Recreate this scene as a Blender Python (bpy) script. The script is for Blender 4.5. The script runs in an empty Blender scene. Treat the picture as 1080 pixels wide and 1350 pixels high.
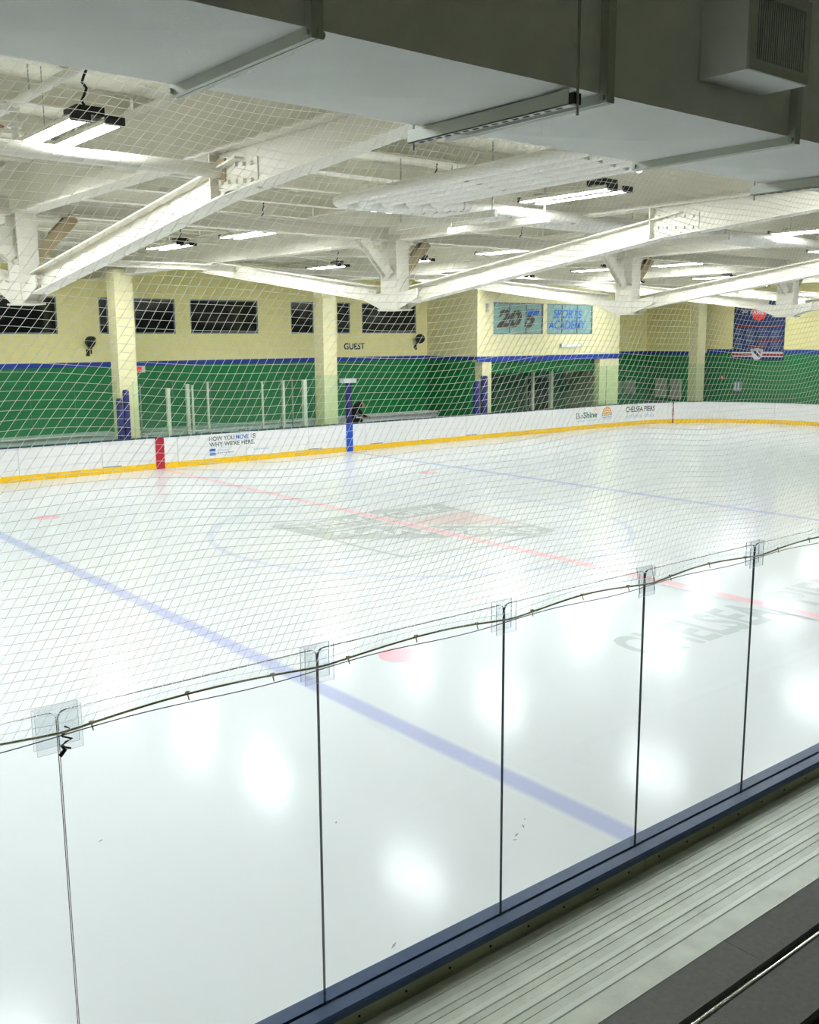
import bpy, math, random
from mathutils import Vector, Matrix
random.seed(7)
S = bpy.context.scene
COL = S.collection

# ------------------------------------------------------------------ camera
FPX, YAW, PITCH, ROLL = 1302.65, 0.681191, 0.174896, -0.00539
CAM = Vector((-13.7093, -3.3964, 4.1412))
Fw = Vector((math.sin(YAW)*math.cos(PITCH), math.cos(YAW)*math.cos(PITCH), -math.sin(PITCH)))
Rt = Vector((math.cos(YAW), -math.sin(YAW), 0)); Up = Rt.cross(Fw)
r_ = Rt*math.cos(ROLL)+Up*math.sin(ROLL); u_ = -Rt*math.sin(ROLL)+Up*math.cos(ROLL)
cd = bpy.data.cameras.new('camera'); co = bpy.data.objects.new('camera', cd); COL.objects.link(co)
m = Matrix((r_, u_, -Fw)).transposed().to_4x4(); m.translation = CAM
co.matrix_world = m
cd.sensor_fit = 'VERTICAL'; cd.sensor_height = 24.0; cd.sensor_width = 24.0
cd.lens = FPX/1350*24.0; cd.clip_start = 0.05; cd.clip_end = 300
S.camera = co

# ------------------------------------------------------------------ world, exposure
w = bpy.data.worlds.new('world'); S.world = w; w.use_nodes = True
w.node_tree.nodes['Background'].inputs[0].default_value = (0.8, 0.85, 0.9, 1)
w.node_tree.nodes['Background'].inputs[1].default_value = 0.05
LAMP_POWER = 80.0
S.view_settings.view_transform = 'Standard'; S.view_settings.look = 'None'
S.view_settings.gamma = 1.0; S.view_settings.use_curve_mapping = False
S.view_settings.exposure = 0.06

# ------------------------------------------------------------------ dimensions (metres, ice at z = 0)
W = 26.27            # far boards
YD = 30.0            # back wall behind the benches
XE = 31.2            # end wall
ZC = 7.1             # roof deck
TX = [-8.22, -0.62, 6.98, 14.58, 22.18]   # roof trusses
YN = 13.2
YG = 0.09            # near glass plane

# ------------------------------------------------------------------ materials
def lin(c):
    return tuple(((v/255)/12.92 if v/255 <= .04045 else ((v/255+.055)/1.055)**2.4) for v in c)
MATS = {}
def mat(name, rgb, rough=.6, metal=0., vary=.06, scale=3., bump=0., bscale=40., spec=.5, emit=None, estr=0.):
    if name in MATS: return MATS[name]
    M = bpy.data.materials.new(name); M.use_nodes = True; nt = M.node_tree
    b = nt.nodes['Principled BSDF']; c = lin(rgb)
    tc = nt.nodes.new('ShaderNodeTexCoord')
    if vary > 0:
        n = nt.nodes.new('ShaderNodeTexNoise'); n.inputs['Scale'].default_value = scale; n.inputs['Detail'].default_value = 4
        nt.links.new(tc.outputs['Object'], n.inputs['Vector'])
        r = nt.nodes.new('ShaderNodeValToRGB')
        r.color_ramp.elements[0].position = .3; r.color_ramp.elements[1].position = .7
        r.color_ramp.elements[0].color = (*[v*(1-vary) for v in c], 1); r.color_ramp.elements[1].color = (*[min(1, v*(1+vary)) for v in c], 1)
        nt.links.new(n.outputs['Fac'], r.inputs[0]); nt.links.new(r.outputs[0], b.inputs['Base Color'])
    else: b.inputs['Base Color'].default_value = (*c, 1)
    b.inputs['Roughness'].default_value = rough; b.inputs['Metallic'].default_value = metal
    b.inputs['Specular IOR Level'].default_value = spec
    if bump > 0:
        n2 = nt.nodes.new('ShaderNodeTexNoise'); n2.inputs['Scale'].default_value = bscale; n2.inputs['Detail'].default_value = 3
        nt.links.new(tc.outputs['Object'], n2.inputs['Vector'])
        bp = nt.nodes.new('ShaderNodeBump'); bp.inputs['Strength'].default_value = bump; bp.inputs['Distance'].default_value = .01
        nt.links.new(n2.outputs['Fac'], bp.inputs['Height']); nt.links.new(bp.outputs[0], b.inputs['Normal'])
    if emit:
        b.inputs['Emission Color'].default_value = (*lin(emit), 1); b.inputs['Emission Strength'].default_value = estr
    MATS[name] = M; return M

def glassmat(name, tint, refl=1.0, haze=0.0, hazecol=(200, 210, 208), rough=.02):
    M = bpy.data.materials.new(name); M.use_nodes = True; nt = M.node_tree
    for n in list(nt.nodes): nt.nodes.remove(n)
    o = nt.nodes.new('ShaderNodeOutputMaterial'); t = nt.nodes.new('ShaderNodeBsdfTransparent'); t.inputs[0].default_value = (*tint, 1)
    g = nt.nodes.new('ShaderNodeBsdfGlossy'); g.inputs['Roughness'].default_value = rough; g.inputs[0].default_value = (.95, 1, .98, 1)
    f = nt.nodes.new('ShaderNodeFresnel'); f.inputs[0].default_value = 1.45
    k = nt.nodes.new('ShaderNodeMath'); k.operation = 'MULTIPLY'; k.inputs[1].default_value = refl
    ge = nt.nodes.new('ShaderNodeNewGeometry'); fr = nt.nodes.new('ShaderNodeMath'); fr.operation = 'SUBTRACT'; fr.inputs[0].default_value = 1.0
    nt.links.new(ge.outputs['Backfacing'], fr.inputs[1]); k2 = nt.nodes.new('ShaderNodeMath'); k2.operation = 'MULTIPLY'   # outer faces mirror, inner faces only pass light
    nt.links.new(f.outputs[0], k2.inputs[0]); nt.links.new(fr.outputs[0], k2.inputs[1]); nt.links.new(k2.outputs[0], k.inputs[0])
    x = nt.nodes.new('ShaderNodeMixShader'); nt.links.new(k.outputs[0], x.inputs[0]); nt.links.new(t.outputs[0], x.inputs[1]); nt.links.new(g.outputs[0], x.inputs[2])
    last = x
    if haze > 0:
        d = nt.nodes.new('ShaderNodeBsdfDiffuse'); d.inputs[0].default_value = (*lin(hazecol), 1)
        y = nt.nodes.new('ShaderNodeMixShader'); y.inputs[0].default_value = haze
        nt.links.new(x.outputs[0], y.inputs[1]); nt.links.new(d.outputs[0], y.inputs[2]); last = y
    nt.links.new(last.outputs[0], o.inputs[0]); MATS[name] = M; return M

ICE = (222, 225, 226)
ICE_R = .16
def icemat(name, rgb, edge=None, mixv=1.0):
    """ice surface; edge=(axis, half width, soft) fades a painted line into the ice along its rims"""
    M = bpy.data.materials.new(name); M.use_nodes = True; nt = M.node_tree; b = nt.nodes['Principled BSDF']
    tc = nt.nodes.new('ShaderNodeTexCoord')
    n = nt.nodes.new('ShaderNodeTexNoise'); n.inputs['Scale'].default_value = .35; n.inputs['Detail'].default_value = 5
    nt.links.new(tc.outputs['Object'], n.inputs['Vector'])
    r = nt.nodes.new('ShaderNodeValToRGB'); c = lin(rgb)
    r.color_ramp.elements[0].position = .3; r.color_ramp.elements[1].position = .7
    r.color_ramp.elements[0].color = (*[v*.965 for v in c], 1); r.color_ramp.elements[1].color = (*c, 1)
    nt.links.new(n.outputs['Fac'], r.inputs[0]); out = r.outputs[0]
    if edge:
        sp = nt.nodes.new('ShaderNodeSeparateXYZ'); nt.links.new(tc.outputs['Object'], sp.inputs[0])
        a = nt.nodes.new('ShaderNodeMath'); a.operation = 'ABSOLUTE'; nt.links.new(sp.outputs[edge[0]], a.inputs[0])
        mr = nt.nodes.new('ShaderNodeMapRange'); mr.interpolation_type = 'SMOOTHSTEP'
        mr.inputs[1].default_value = edge[1]-edge[2]; mr.inputs[2].default_value = edge[1]+edge[2]*.2
        mr.inputs[3].default_value = 0; mr.inputs[4].default_value = 1
        nt.links.new(a.outputs[0], mr.inputs[0])
        mx = nt.nodes.new('ShaderNodeMix'); mx.data_type = 'RGBA'
        nt.links.new(mr.outputs[0], mx.inputs[0]); nt.links.new(out, mx.inputs[6]); mx.inputs[7].default_value = (*lin(ICE), 1)
        out = mx.outputs[2]
    nt.links.new(out, b.inputs['Base Color'])
    b.inputs['Roughness'].default_value = ICE_R; b.inputs['Specular IOR Level'].default_value = .1
    n2 = nt.nodes.new('ShaderNodeTexNoise'); n2.inputs['Scale'].default_value = 2.5; n2.inputs['Detail'].default_value = 8
    nt.links.new(tc.outputs['Object'], n2.inputs['Vector'])
    bp = nt.nodes.new('ShaderNodeBump'); bp.inputs['Strength'].default_value = .05; bp.inputs['Distance'].default_value = .02
    nt.links.new(n2.outputs['Fac'], bp.inputs['Height']); nt.links.new(bp.outputs[0], b.inputs['Normal'])
    MATS[name] = M; return M

M_ICE = icemat('ice', ICE)
M_BLUELINE = icemat('ice_blue_line', (187, 191, 220), (0, .16, .09))
M_REDLINE = icemat('ice_red_line', (240, 196, 202), (0, .16, .08))
M_CIRCLE = icemat('ice_circle_paint', (205, 210, 222))
M_SPOT = icemat('ice_spot_paint', (238, 186, 194))
M_GREYPAINT = icemat('ice_grey_paint', (190, 195, 193))
M_REDPAINT = icemat('ice_red_paint', (220, 203, 200))
M_LETTER = icemat('ice_letter_paint', (196, 202, 201))
M_SMUDGE = icemat('ice_scuff', (150, 155, 150))
M_CREAM = mat('cream_wall_paint', (245, 234, 166), .75, vary=.04, bump=.1)
M_PILLAR = mat('pale_cream_paint', (238, 231, 181), .7, vary=.03)
M_GREEN = mat('green_wall_paint', (6, 122, 62), .5, vary=.06)
M_STRIPE = mat('blue_stripe_paint', (28, 62, 160), .6, vary=.05)
M_STEEL = mat('white_painted_steel', (224, 220, 204), .55, vary=.03, scale=2.)
M_DECK = mat('roof_deck_paint', (242, 239, 220), .8, vary=.05, scale=1.5)
M_PURLIN = mat('purlin_paint', (232, 229, 212), .7, vary=.05)
M_BROWN = mat('bare_brown_steel', (176, 158, 124), .7)
M_RUST = mat('rusty_fitting', (150, 96, 70), .7)
M_PIPE = mat('white_pipe_wrap', (228, 226, 215), .5, vary=.03)
M_DUCT = mat('duct_painted_steel', (238, 241, 236), .6, vary=.03, bump=.15, bscale=90)
M_DUCTEDGE = mat('duct_flange', (190, 195, 186), .5, .2)
M_ZINC = mat('galvanised_strut', (176, 180, 172), .4, .5)
M_BLACK = mat('black_plastic', (22, 22, 24), .5)
M_DARKGAP = mat('dark_recess', (8, 9, 9), .8)  # near black; also paints the shade inside openings
M_BOARD = mat('white_board_plastic', (240, 240, 238), .35, vary=.02)
M_YELLOW = mat('yellow_kick_plate', (250, 200, 0), .4, vary=.04)
M_CAPFAR = mat('dark_teal_cap', (40, 66, 84), .5)
M_NAVY = mat('navy_cap_rail', (52, 74, 112), .45, vary=.1, scale=12, bump=.1)
M_NAVYPAD = mat('navy_pad_vinyl', (36, 40, 108), .45)
M_BLUESTRIPE = mat('blue_stripe_vinyl', (10, 78, 190), .4)
M_REDSTRIPE = mat('red_stripe_vinyl', (178, 22, 46), .4)
M_DARKRED = mat('dark_red_vinyl', (150, 40, 60), .4)
M_ALU = mat('aluminium_plank', (196, 200, 186), .45, .2, vary=.12, scale=6, bump=.15, bscale=60)
M_ALUBRIGHT = mat('aluminium_ridge', (208, 212, 200), .4, .2, vary=.06)
M_OLIVE = mat('board_back_metal', (160, 164, 140), .5, .1, vary=.15)
M_RUBBER = mat('charcoal_plank', (120, 119, 116), .85, vary=.1, scale=30, bump=.4, bscale=160)
M_CHROME = mat('polished_rail', (226, 224, 218), .12, 1.0, vary=.0)
def cordmat(name, rgb, tr):
    M = bpy.data.materials.new(name); M.use_nodes = True; nt = M.node_tree
    for n in list(nt.nodes): nt.nodes.remove(n)
    o = nt.nodes.new('ShaderNodeOutputMaterial'); d = nt.nodes.new('ShaderNodeBsdfDiffuse'); t = nt.nodes.new('ShaderNodeBsdfTranslucent'); x = nt.nodes.new('ShaderNodeMixShader')
    tc = nt.nodes.new('ShaderNodeTexCoord'); n = nt.nodes.new('ShaderNodeTexNoise'); n.inputs['Scale'].default_value = 30
    r = nt.nodes.new('ShaderNodeValToRGB'); c = lin(rgb)
    r.color_ramp.elements[0].color = (*[v*.9 for v in c], 1); r.color_ramp.elements[1].color = (*c, 1)
    nt.links.new(tc.outputs['Object'], n.inputs['Vector']); nt.links.new(n.outputs['Fac'], r.inputs[0])
    nt.links.new(r.outputs[0], d.inputs[0]); nt.links.new(r.outputs[0], t.inputs[0])
    x.inputs[0].default_value = tr; nt.links.new(d.outputs[0], x.inputs[1]); nt.links.new(t.outputs[0], x.inputs[2]); nt.links.new(x.outputs[0], o.inputs[0])
    MATS[name] = M; return M
M_NET = cordmat('white_net_cord', (252, 251, 246), .9)
M_KNOT = cordmat('net_knot_cord', (236, 234, 224), .45)
M_ROPE = mat('olive_rope', (168, 166, 128), .8, vary=.15, scale=40)
M_CABLE = mat('dark_steel_cable', (52, 56, 60), .4, .6)
M_WHITE = mat('white_print', (235, 235, 235), .6)
M_TEXTGREY = mat('slate_print', (72, 90, 98), .6)
M_TEXTBLUE = mat('blue_print', (10, 92, 182), .6)
M_TEXTPALE = mat('pale_blue_print', (176, 196, 226), .6)
M_TEXTDARK = mat('dark_print', (34, 52, 62), .6)
M_TEXTGREEN = mat('green_print', (50, 110, 92), .6)
M_ORANGE = mat('orange_print', (232, 168, 60), .6)
M_PEACH = mat('peach_print', (250, 224, 204), .6)
M_WINDARK = mat('dark_room_pane', (26, 30, 30), .08, vary=.5, scale=.9)  # opaque pane, the unlit room behind is put into its colour
M_WINTEAL = mat('teal_window_glass', (140, 176, 170), .15, vary=.12, scale=2)
M_WINFRAME = mat('window_frame', (120, 132, 140), .5, .3)
M_BROWNPRINT = mat('brown_print', (64, 58, 46), .5)
M_BANNER = mat('navy_banner_cloth', (30, 52, 100), .8, vary=.08)
M_BANRED = mat('banner_red', (236, 62, 62), .8)
M_BANDKRED = mat('banner_dark_red', (150, 32, 48), .8)
M_BANWHITE = mat('banner_white', (226, 228, 232), .8)
M_BANGREY = mat('banner_grey_blue', (128, 142, 172), .8)
M_BENCH = mat('bench_white_plastic', (206, 210, 208), .5)
M_CONCRETE = mat('grey_concrete', (110, 112, 110), .9)
M_DARKWALL = mat('rear_wall_paint', (138, 136, 104), .9)
M_GREYBOX = mat('pale_grey_box', (176, 178, 160), .6)
M_FLOORDARK = mat('dark_floor', (40, 42, 40), .9)
M_CLOTHBLACK = mat('black_jacket', (16, 16, 18), .9)
M_SKIN = mat('skin', (176, 128, 100), .6)
M_EXIT = mat('exit_sign_red', (230, 60, 60), .5, emit=(230, 50, 50), estr=.6)
M_LIGHT = mat('lamp_tube', (255, 255, 255), .5, vary=0, emit=(244, 250, 255), estr=LAMP_POWER)
M_GLASS = glassmat('near_glass', (.972, .987, .985), .3)
M_FARGLASS = glassmat('far_glass', (.92, .98, .945), .9, .02, (150, 190, 170))
M_GLASSEDGE = mat('glass_edge', (34, 52, 54), .25, vary=0)
M_CLIP = glassmat('clear_clip_plastic', (.955, .965, .975), .4, .03, (200, 210, 220))
M_CLIPEDGE = mat('clip_edge', (126, 134, 144), .3, vary=0)

# ------------------------------------------------------------------ mesh builder
class MB:
    def __init__(s): s.v = []; s.f = []; s.mi = []; s.sm = []
    def add(s, vs, fs, mi=0, smooth=False):
        o = len(s.v); s.v += [tuple(x) for x in vs]
        for f in fs: s.f.append(tuple(i+o for i in f)); s.mi.append(mi); s.sm.append(smooth)
        return s
    def box(s, x0, x1, y0, y1, z0, z1, mi=0):
        vs = [(x, y, z) for z in (z0, z1) for y in (y0, y1) for x in (x0, x1)]
        return s.add(vs, [(0, 2, 3, 1), (4, 5, 7, 6), (0, 1, 5, 4), (2, 6, 7, 3), (0, 4, 6, 2), (1, 3, 7, 5)], mi)
    def prism(s, poly, fn, d0, d1, mi=0):
        """poly 2D outline, fn(a,b,d)->xyz, extruded d0..d1"""
        n = len(poly); vs = [fn(a, b, d0) for a, b in poly]+[fn(a, b, d1) for a, b in poly]
        fs = [tuple(range(n))[::-1], tuple(range(n, 2*n))]+[(i, (i+1) % n, n+(i+1) % n, n+i) for i in range(n)]
        return s.add(vs, fs, mi)
    def tube(s, pts, r, n=8, mi=0, smooth=True, caps=True):
        pts = [Vector(p) for p in pts]; rs = r if isinstance(r, (list, tuple)) else [r]*len(pts)
        vs = []; fs = []; prev = None
        for k, p in enumerate(pts):
            t = (pts[min(k+1, len(pts)-1)]-pts[max(k-1, 0)]).normalized()
            if prev is None:
                a = Vector((0, 0, 1)) if abs(t.z) < .9 else Vector((1, 0, 0)); e = t.cross(a).normalized()
            else: e = (prev-t*prev.dot(t)).normalized()
            prev = e; h = t.cross(e)
            for i in range(n):
                an = 2*math.pi*i/n; vs.append(p+(e*math.cos(an)+h*math.sin(an))*rs[k])
        for k in range(len(pts)-1):
            for i in range(n): fs.append((k*n+i, k*n+(i+1) % n, (k+1)*n+(i+1) % n, (k+1)*n+i))
        s.add(vs, fs, mi, smooth)
        if caps:
            o = len(pts)-1; s.add([vs[i] for i in range(n)], [tuple(range(n))[::-1]], mi); s.add([vs[o*n+i] for i in range(n)], [tuple(range(n))], mi)
        return s
    def bar(s, a, b, w, h, up=(0, 0, 1), mi=0):
        a = Vector(a); b = Vector(b); t = (b-a).normalized(); e = t.cross(Vector(up)).normalized(); g = e.cross(t)
        vs = [p+e*(i*w/2)+g*(j*h/2) for p in (a, b) for i, j in ((-1, -1), (1, -1), (1, 1), (-1, 1))]
        return s.add(vs, [(0, 1, 2, 3), (7, 6, 5, 4), (0, 4, 5, 1), (1, 5, 6, 2), (2, 6, 7, 3), (3, 7, 4, 0)], mi)
    def ibeam(s, a, b, depth, width, tf=.022, tw=.018, up=(0, 0, 1)):
        a = Vector(a); b = Vector(b); t = (b-a).normalized(); e = t.cross(Vector(up)).normalized(); g = e.cross(t)
        o = g*(depth/2-tf/2)
        s.bar(a+o, b+o, width, tf, up); s.bar(a-o, b-o, width, tf, up); s.bar(a, b, tw, depth-2*tf, up); return s
def wloc(p):
    v = Vector((0, 0, 0))
    while p: v += p.location; p = p.parent
    return v
def obj(name, mb, mats, parent=None, origin=None):
    me = bpy.data.meshes.new(name); base = wloc(parent)
    o = bpy.data.objects.new(name, me)
    loc = Vector(origin)-base if origin is not None else Vector((0, 0, 0)); tot = base+loc
    me.from_pydata([tuple(Vector(v)-tot) for v in mb.v], [], mb.f)
    for M in (mats if isinstance(mats, (list, tuple)) else [mats]): me.materials.append(M)
    me.polygons.foreach_set('material_index', mb.mi); me.polygons.foreach_set('use_smooth', mb.sm); me.update()
    COL.objects.link(o); o.parent = parent; o.location = loc
    return o
def tag(o, label=None, cat=None, group=None, kind=None):
    if label: o['label'] = label
    if cat: o['category'] = cat
    if group: o['group'] = group
    if kind: o['kind'] = kind
    return o
def thing(name, loc, label, cat, group=None):
    o = bpy.data.objects.new(name, None); COL.objects.link(o); o.location = loc; o.empty_display_size = .2
    return tag(o, label, cat, group)
def struct(name, mb, M, label, parent=None):
    o = obj(name, mb, M, parent); return tag(o, label, None, None, 'structure')
def copy_tree(o, parent=None):
    c = o.copy(); COL.objects.link(c); c.parent = parent
    for ch in list(o.children): copy_tree(ch, c)
    return c
def text_mesh(body, bold=0.0, shear=0.0):
    cu = bpy.data.curves.new('t', 'FONT'); cu.body = body; cu.resolution_u = 3; cu.offset = bold; cu.shear = shear; cu.space_line = .9
    ob = bpy.data.objects.new('t', cu); COL.objects.link(ob)
    dg = bpy.context.evaluated_depsgraph_get(); me = bpy.data.meshes.new_from_object(ob.evaluated_get(dg))
    vs = [(v.co.x, v.co.y) for v in me.vertices]; fs = [tuple(p.vertices) for p in me.polygons]
    bpy.data.objects.remove(ob); bpy.data.curves.remove(cu); bpy.data.meshes.remove(me)
    return vs, fs
def text(name, body, fn, a0, a1, b0, b1, M, parent, bold=.0, shear=0., label=None):
    """letters fitted into a0..a1 x b0..b1 and mapped by fn(a, b)"""
    vs, fs = text_mesh(body, bold, shear)
    x0 = min(v[0] for v in vs); x1 = max(v[0] for v in vs); y0 = min(v[1] for v in vs); y1 = max(v[1] for v in vs)
    mb = MB(); mb.add([fn(a0+(x-x0)/(x1-x0)*(a1-a0), b0+(y-y0)/(y1-y0)*(b1-b0)) for x, y in vs], fs)
    o = obj(name, mb, M, parent)
    if label: o['label'] = label
    return o

# ================================================================== SETTING
def rink(s, off=0., z=0.):
    """far boards path: s = x while straight, then round the corner (r 6.2), then along the end"""
    R = 6.2; X0 = 23.5; L = R*math.pi/2
    if s <= X0: return (s, W+off, z)
    if s <= X0+L:
        a = (s-X0)/R; return (X0+(R+off)*math.sin(a), W-R+(R+off)*math.cos(a), z)
    return (X0+R+off, W-R-(s-X0-L), z)

mb = MB()
mb.box(-32, XE, -9, YD+2, -.3, -.02)
struct('floor_slab', mb, M_CONCRETE, 'grey concrete slab around and below the ice')
# the ice sheet: a finely outlined slab with the rounded far corner
pts = [(-30, .2), (29.7, .2)]+[rink(s)[:2] for s in [33.24-.4*k for k in range(25)]]+[(-30, W)]
mb = MB(); mb.prism(pts, lambda a, b, d: (a, b, d), -.02, 0.)
floor = struct('floor', mb, M_ICE, 'smooth white glossy rink ice with faint painted markings')
def decal(name, mbx, M, label=None, origin=None):
    o = obj(name, mbx, M, floor, origin)
    if label: o['label'] = label
    return o
Zm = .003
def strip(x, y0, y1, hw, z):
    q = MB(); n = 24
    for i in range(n):
        a = y0+(y1-y0)*i/n; b = y0+(y1-y0)*(i+1)/n
        q.add([(x-hw, a, z), (x+hw, a, z), (x+hw, b, z), (x-hw, b, z)], [(0, 1, 2, 3)])
    return q
decal('blue_line', strip(-7.42, .21, W-.02, .2, Zm), M_BLUELINE, 'pale blue line running under the near glass', (-7.42, 13, 0))
decal('blue_line', strip(7.42, .21, W-.02, .2, Zm), M_BLUELINE, 'pale blue line reaching the blue board stripe', (7.42, 13, 0))
decal('red_line', strip(0, .21, W-.02, .2, Zm+.004), M_REDLINE, 'pale red centre line', (0, 13, 0))
def disc(x, y, r, z, n=32):
    q = MB(); q.add([(x+r*math.cos(2*math.pi*i/n), y+r*math.sin(2*math.pi*i/n), z) for i in range(n)], [tuple(range(n))]); return q
def ring(x, y, r0, r1, z, n=96):
    q = MB()
    vs = [(x+r*math.cos(2*math.pi*i/n), y+r*math.sin(2*math.pi*i/n), z) for i in range(n) for r in (r0, r1)]
    q.add(vs, [(2*i, 2*i+1, (2*i+3) % (2*n), (2*i+2) % (2*n)) for i in range(n)]); return q
CY = W/2
decal('centre_circle', ring(0, CY, 4.50, 4.64, Zm), M_CIRCLE, 'faint blue-grey centre circle')
for x, y in ((-5.9, CY+6.7), (5.9, CY+6.7), (-5.9, CY-6.7), (5.9, CY-6.7)):
    decal('faceoff_spot', disc(x, y, .3, Zm), M_SPOT)
# centre emblem: a shield, NEW YORK across the top, RANGERS on the diagonal
def shield(k, oy=0):
    base = [(-2.5, 2.3), (-1.9, 2.36), (-1.35, 2.08), (-.6, 2.3), (0, 2.2), (.55, 2.36), (1.2, 2.2), (1.75, 2.26), (2.4, 2.2),
            (2.2, 1.4), (2.14, 0), (2.1, -1.2), (2.0, -2.2), (1.3, -2.32), (.5, -2.4), (0, -2.56), (-.6, -2.36), (-1.3, -2.25), (-2.2, -2.16), (-2.3, -1.), (-2.32, .2), (-2.42, 1.2)]
    return [(x*k, CY+y*k+oy) for x, y in base]
def flat(poly, z):
    q = MB(); q.add([(x, y, z) for x, y in poly], [tuple(range(len(poly)))[::-1]]); return q
decal('emblem_shield', flat(shield(1.), .0015), M_GREYPAINT, 'grey outlined shield emblem at centre ice')
decal('emblem_field', flat([(x*.955, CY+(y-CY)*.955) for x, y in shield(1.)], .0022), M_ICE)
# band under NEW YORK and the diagonal band
decal('emblem_band', flat([(-2.42, CY+2.2), (-1.35, CY+2.02), (-.6, CY+2.2), (.55, CY+2.24), (1.2, CY+2.1), (2.34, CY+2.12), (2.2, CY+1.1), (-.3, CY+1.05), (-2.4, CY+.95)], .003), M_GREYPAINT)
decal('emblem_diagonal', flat([(-2.38, CY+.9), (-.9, CY+.9), (2.06, CY-1.5), (2.02, CY-2.2), (1.2, CY-2.28), (-2.2, CY+.1), (-2.34, CY+.3)], .0032), M_GREYPAINT)
decal('emblem_red_field', flat([(-.55, CY+.82), (2.14, CY+.9), (2.06, CY-1.25)], .0034), M_REDPAINT)
text('emblem_lettering', 'NEW YORK', lambda a, b: (a, b, .0052), -2.05, 2.05, CY+1.22, CY+1.95, M_ICE, floor, .03)
def diag(a, b):
    c, s = math.cos(-.665), math.sin(-.665); return (a*c-b*s-.02, CY-.62+a*s+b*c, .0052)
text('emblem_lettering', 'RANGERS', diag, -2.25, 2.2, -.3, .36, M_ICE, floor, .03)
text('ice_lettering', 'CHELSEA', lambda a, b: (a, b, Zm), -3.42, -.2, 4.16, 5.1, M_LETTER, floor, .03, label='grey CHELSEA lettering in the ice')
text('ice_lettering', 'PIERS', lambda a, b: (a, b, Zm), .55, 3.0, 4.16, 5.1, M_LETTER, floor, .03, label='grey PIERS lettering in the ice')
q = MB()
for x, y, a, l in ((-8.15, 2.05, .4, .09), (-8.0, 2.12, 1.0, .08), (-7.9, 2.2, .6, .03), (-8.22, 2.0, -.3, .05), (-10.9, 4.2, .4, .06), (-9.9, 1.5, .5, .09), (-9.2, 3.2, .9, .05)):
    dx, dy = math.cos(a)*l/2, math.sin(a)*l/2; nx, ny = -math.sin(a)*.009, math.cos(a)*.009
    q.add([(x-dx, y-dy, .006), (x+nx, y+ny, .006), (x+dx, y+dy, .006), (x-nx, y-ny, .006)], [(3, 2, 1, 0)])
decal('skate_scuffs', q, M_SMUDGE, 'small dark skate scuffs near the blue line')['kind'] = 'stuff'

# ---------------------------------------------------------------- roof deck, purlins
mb = MB(); mb.box(-32, XE+.3, -9, YD+2.5, ZC, ZC+.2)
ceiling = struct('ceiling', mb, M_DECK, 'flat cream painted roof deck above the steel trusses')
for y in [1.4+1.85*k for k in range(16)]:
    for i in range(-1, len(TX)):
        x0 = TX[i]+.02 if i >= 0 else -15.82; x1 = TX[i+1]-.02 if i+1 < len(TX) else XE
        q = MB(); q.ibeam((x0, y, ZC-.14), (x1, y, ZC-.14), .28, .16, .02, .015)
        obj('purlin', q, M_PURLIN, ceiling)

# ---------------------------------------------------------------- walls
WINS = [(-4.6, -1.69), (-.25, .08), (1.03, 2.57), (3.17, 5.99), (7.46, 8.52), (9.65, 10.3), (10.9, 13.79)]
ZW0, ZW1 = 4.32, 5.54
def wall_with_holes(x0, x1, y0, y1, z0, z1, holes, hz0, hz1, split=None):
    q = MB(); zs = split or z0
    q.box(x0, x1, y0, y1, zs, hz0); q.box(x0, x1, y0, y1, hz1, z1)
    xs = [x0]+[v for h in holes for v in h]+[x1]
    for a, b in zip(xs[0::2], xs[1::2]): q.box(a, b, y0, y1, hz0, hz1)
    return q
q = wall_with_holes(-32, 14.4, YD, YD+.3, 0, ZC, WINS, ZW0, ZW1, 3.2)
struct('wall_far', q, M_CREAM, 'cream upper back wall with a row of dark windows')
q = MB(); q.box(-32, 14.4, YD, YD+.3, -.02, 3.2); struct('wall_far_lower', q, M_GREEN, 'green lower back wall behind the benches')
q = MB(); q.box(-32, 14.4, YD-.012, YD, 3.2, 3.36); struct('trim_1', q, M_STRIPE, 'royal blue stripe between cream and green on back wall')
for i, (a, b) in enumerate(WINS):
    f = MB(); t = .045
    f.box(a, b, YD+.02, YD+.1, ZW0, ZW0+t); f.box(a, b, YD+.02, YD+.1, ZW1-t, ZW1)
    f.box(a, a+t, YD+.02, YD+.1, ZW0+t, ZW1-t); f.box(b-t, b, YD+.02, YD+.1, ZW0+t, ZW1-t)
    wo = struct('window_%d' % (i+1), f, M_WINFRAME, ['dark upstairs window at the left edge', 'narrow dark upstairs window left of the first pillar', 'dark upstairs window right of the first pillar',
        'widest dark upstairs window between the two pillars', 'dark upstairs window left of the second pillar', 'narrow dark upstairs window right of the second pillar', 'dark upstairs window above the GUEST lettering'][i])
    n = max(1, round((b-a)/1.45)); wpane = (b-a-2*t)/n
    for k in range(n):
        p = MB(); p.box(a+t+k*wpane+(.012 if k else 0), a+t+(k+1)*wpane, YD+.055, YD+.07, ZW0+t, ZW1-t); obj('pane', p, M_WINDARK, wo)
    q = MB(); q.box(a-.05, b+.05, YD+.12, YD+.2, ZW0-.05, ZW1+.05); obj('dark_room_sheet', q, M_DARKGAP, wo)  # dark sheet standing in for the unlit room behind the panes
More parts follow.
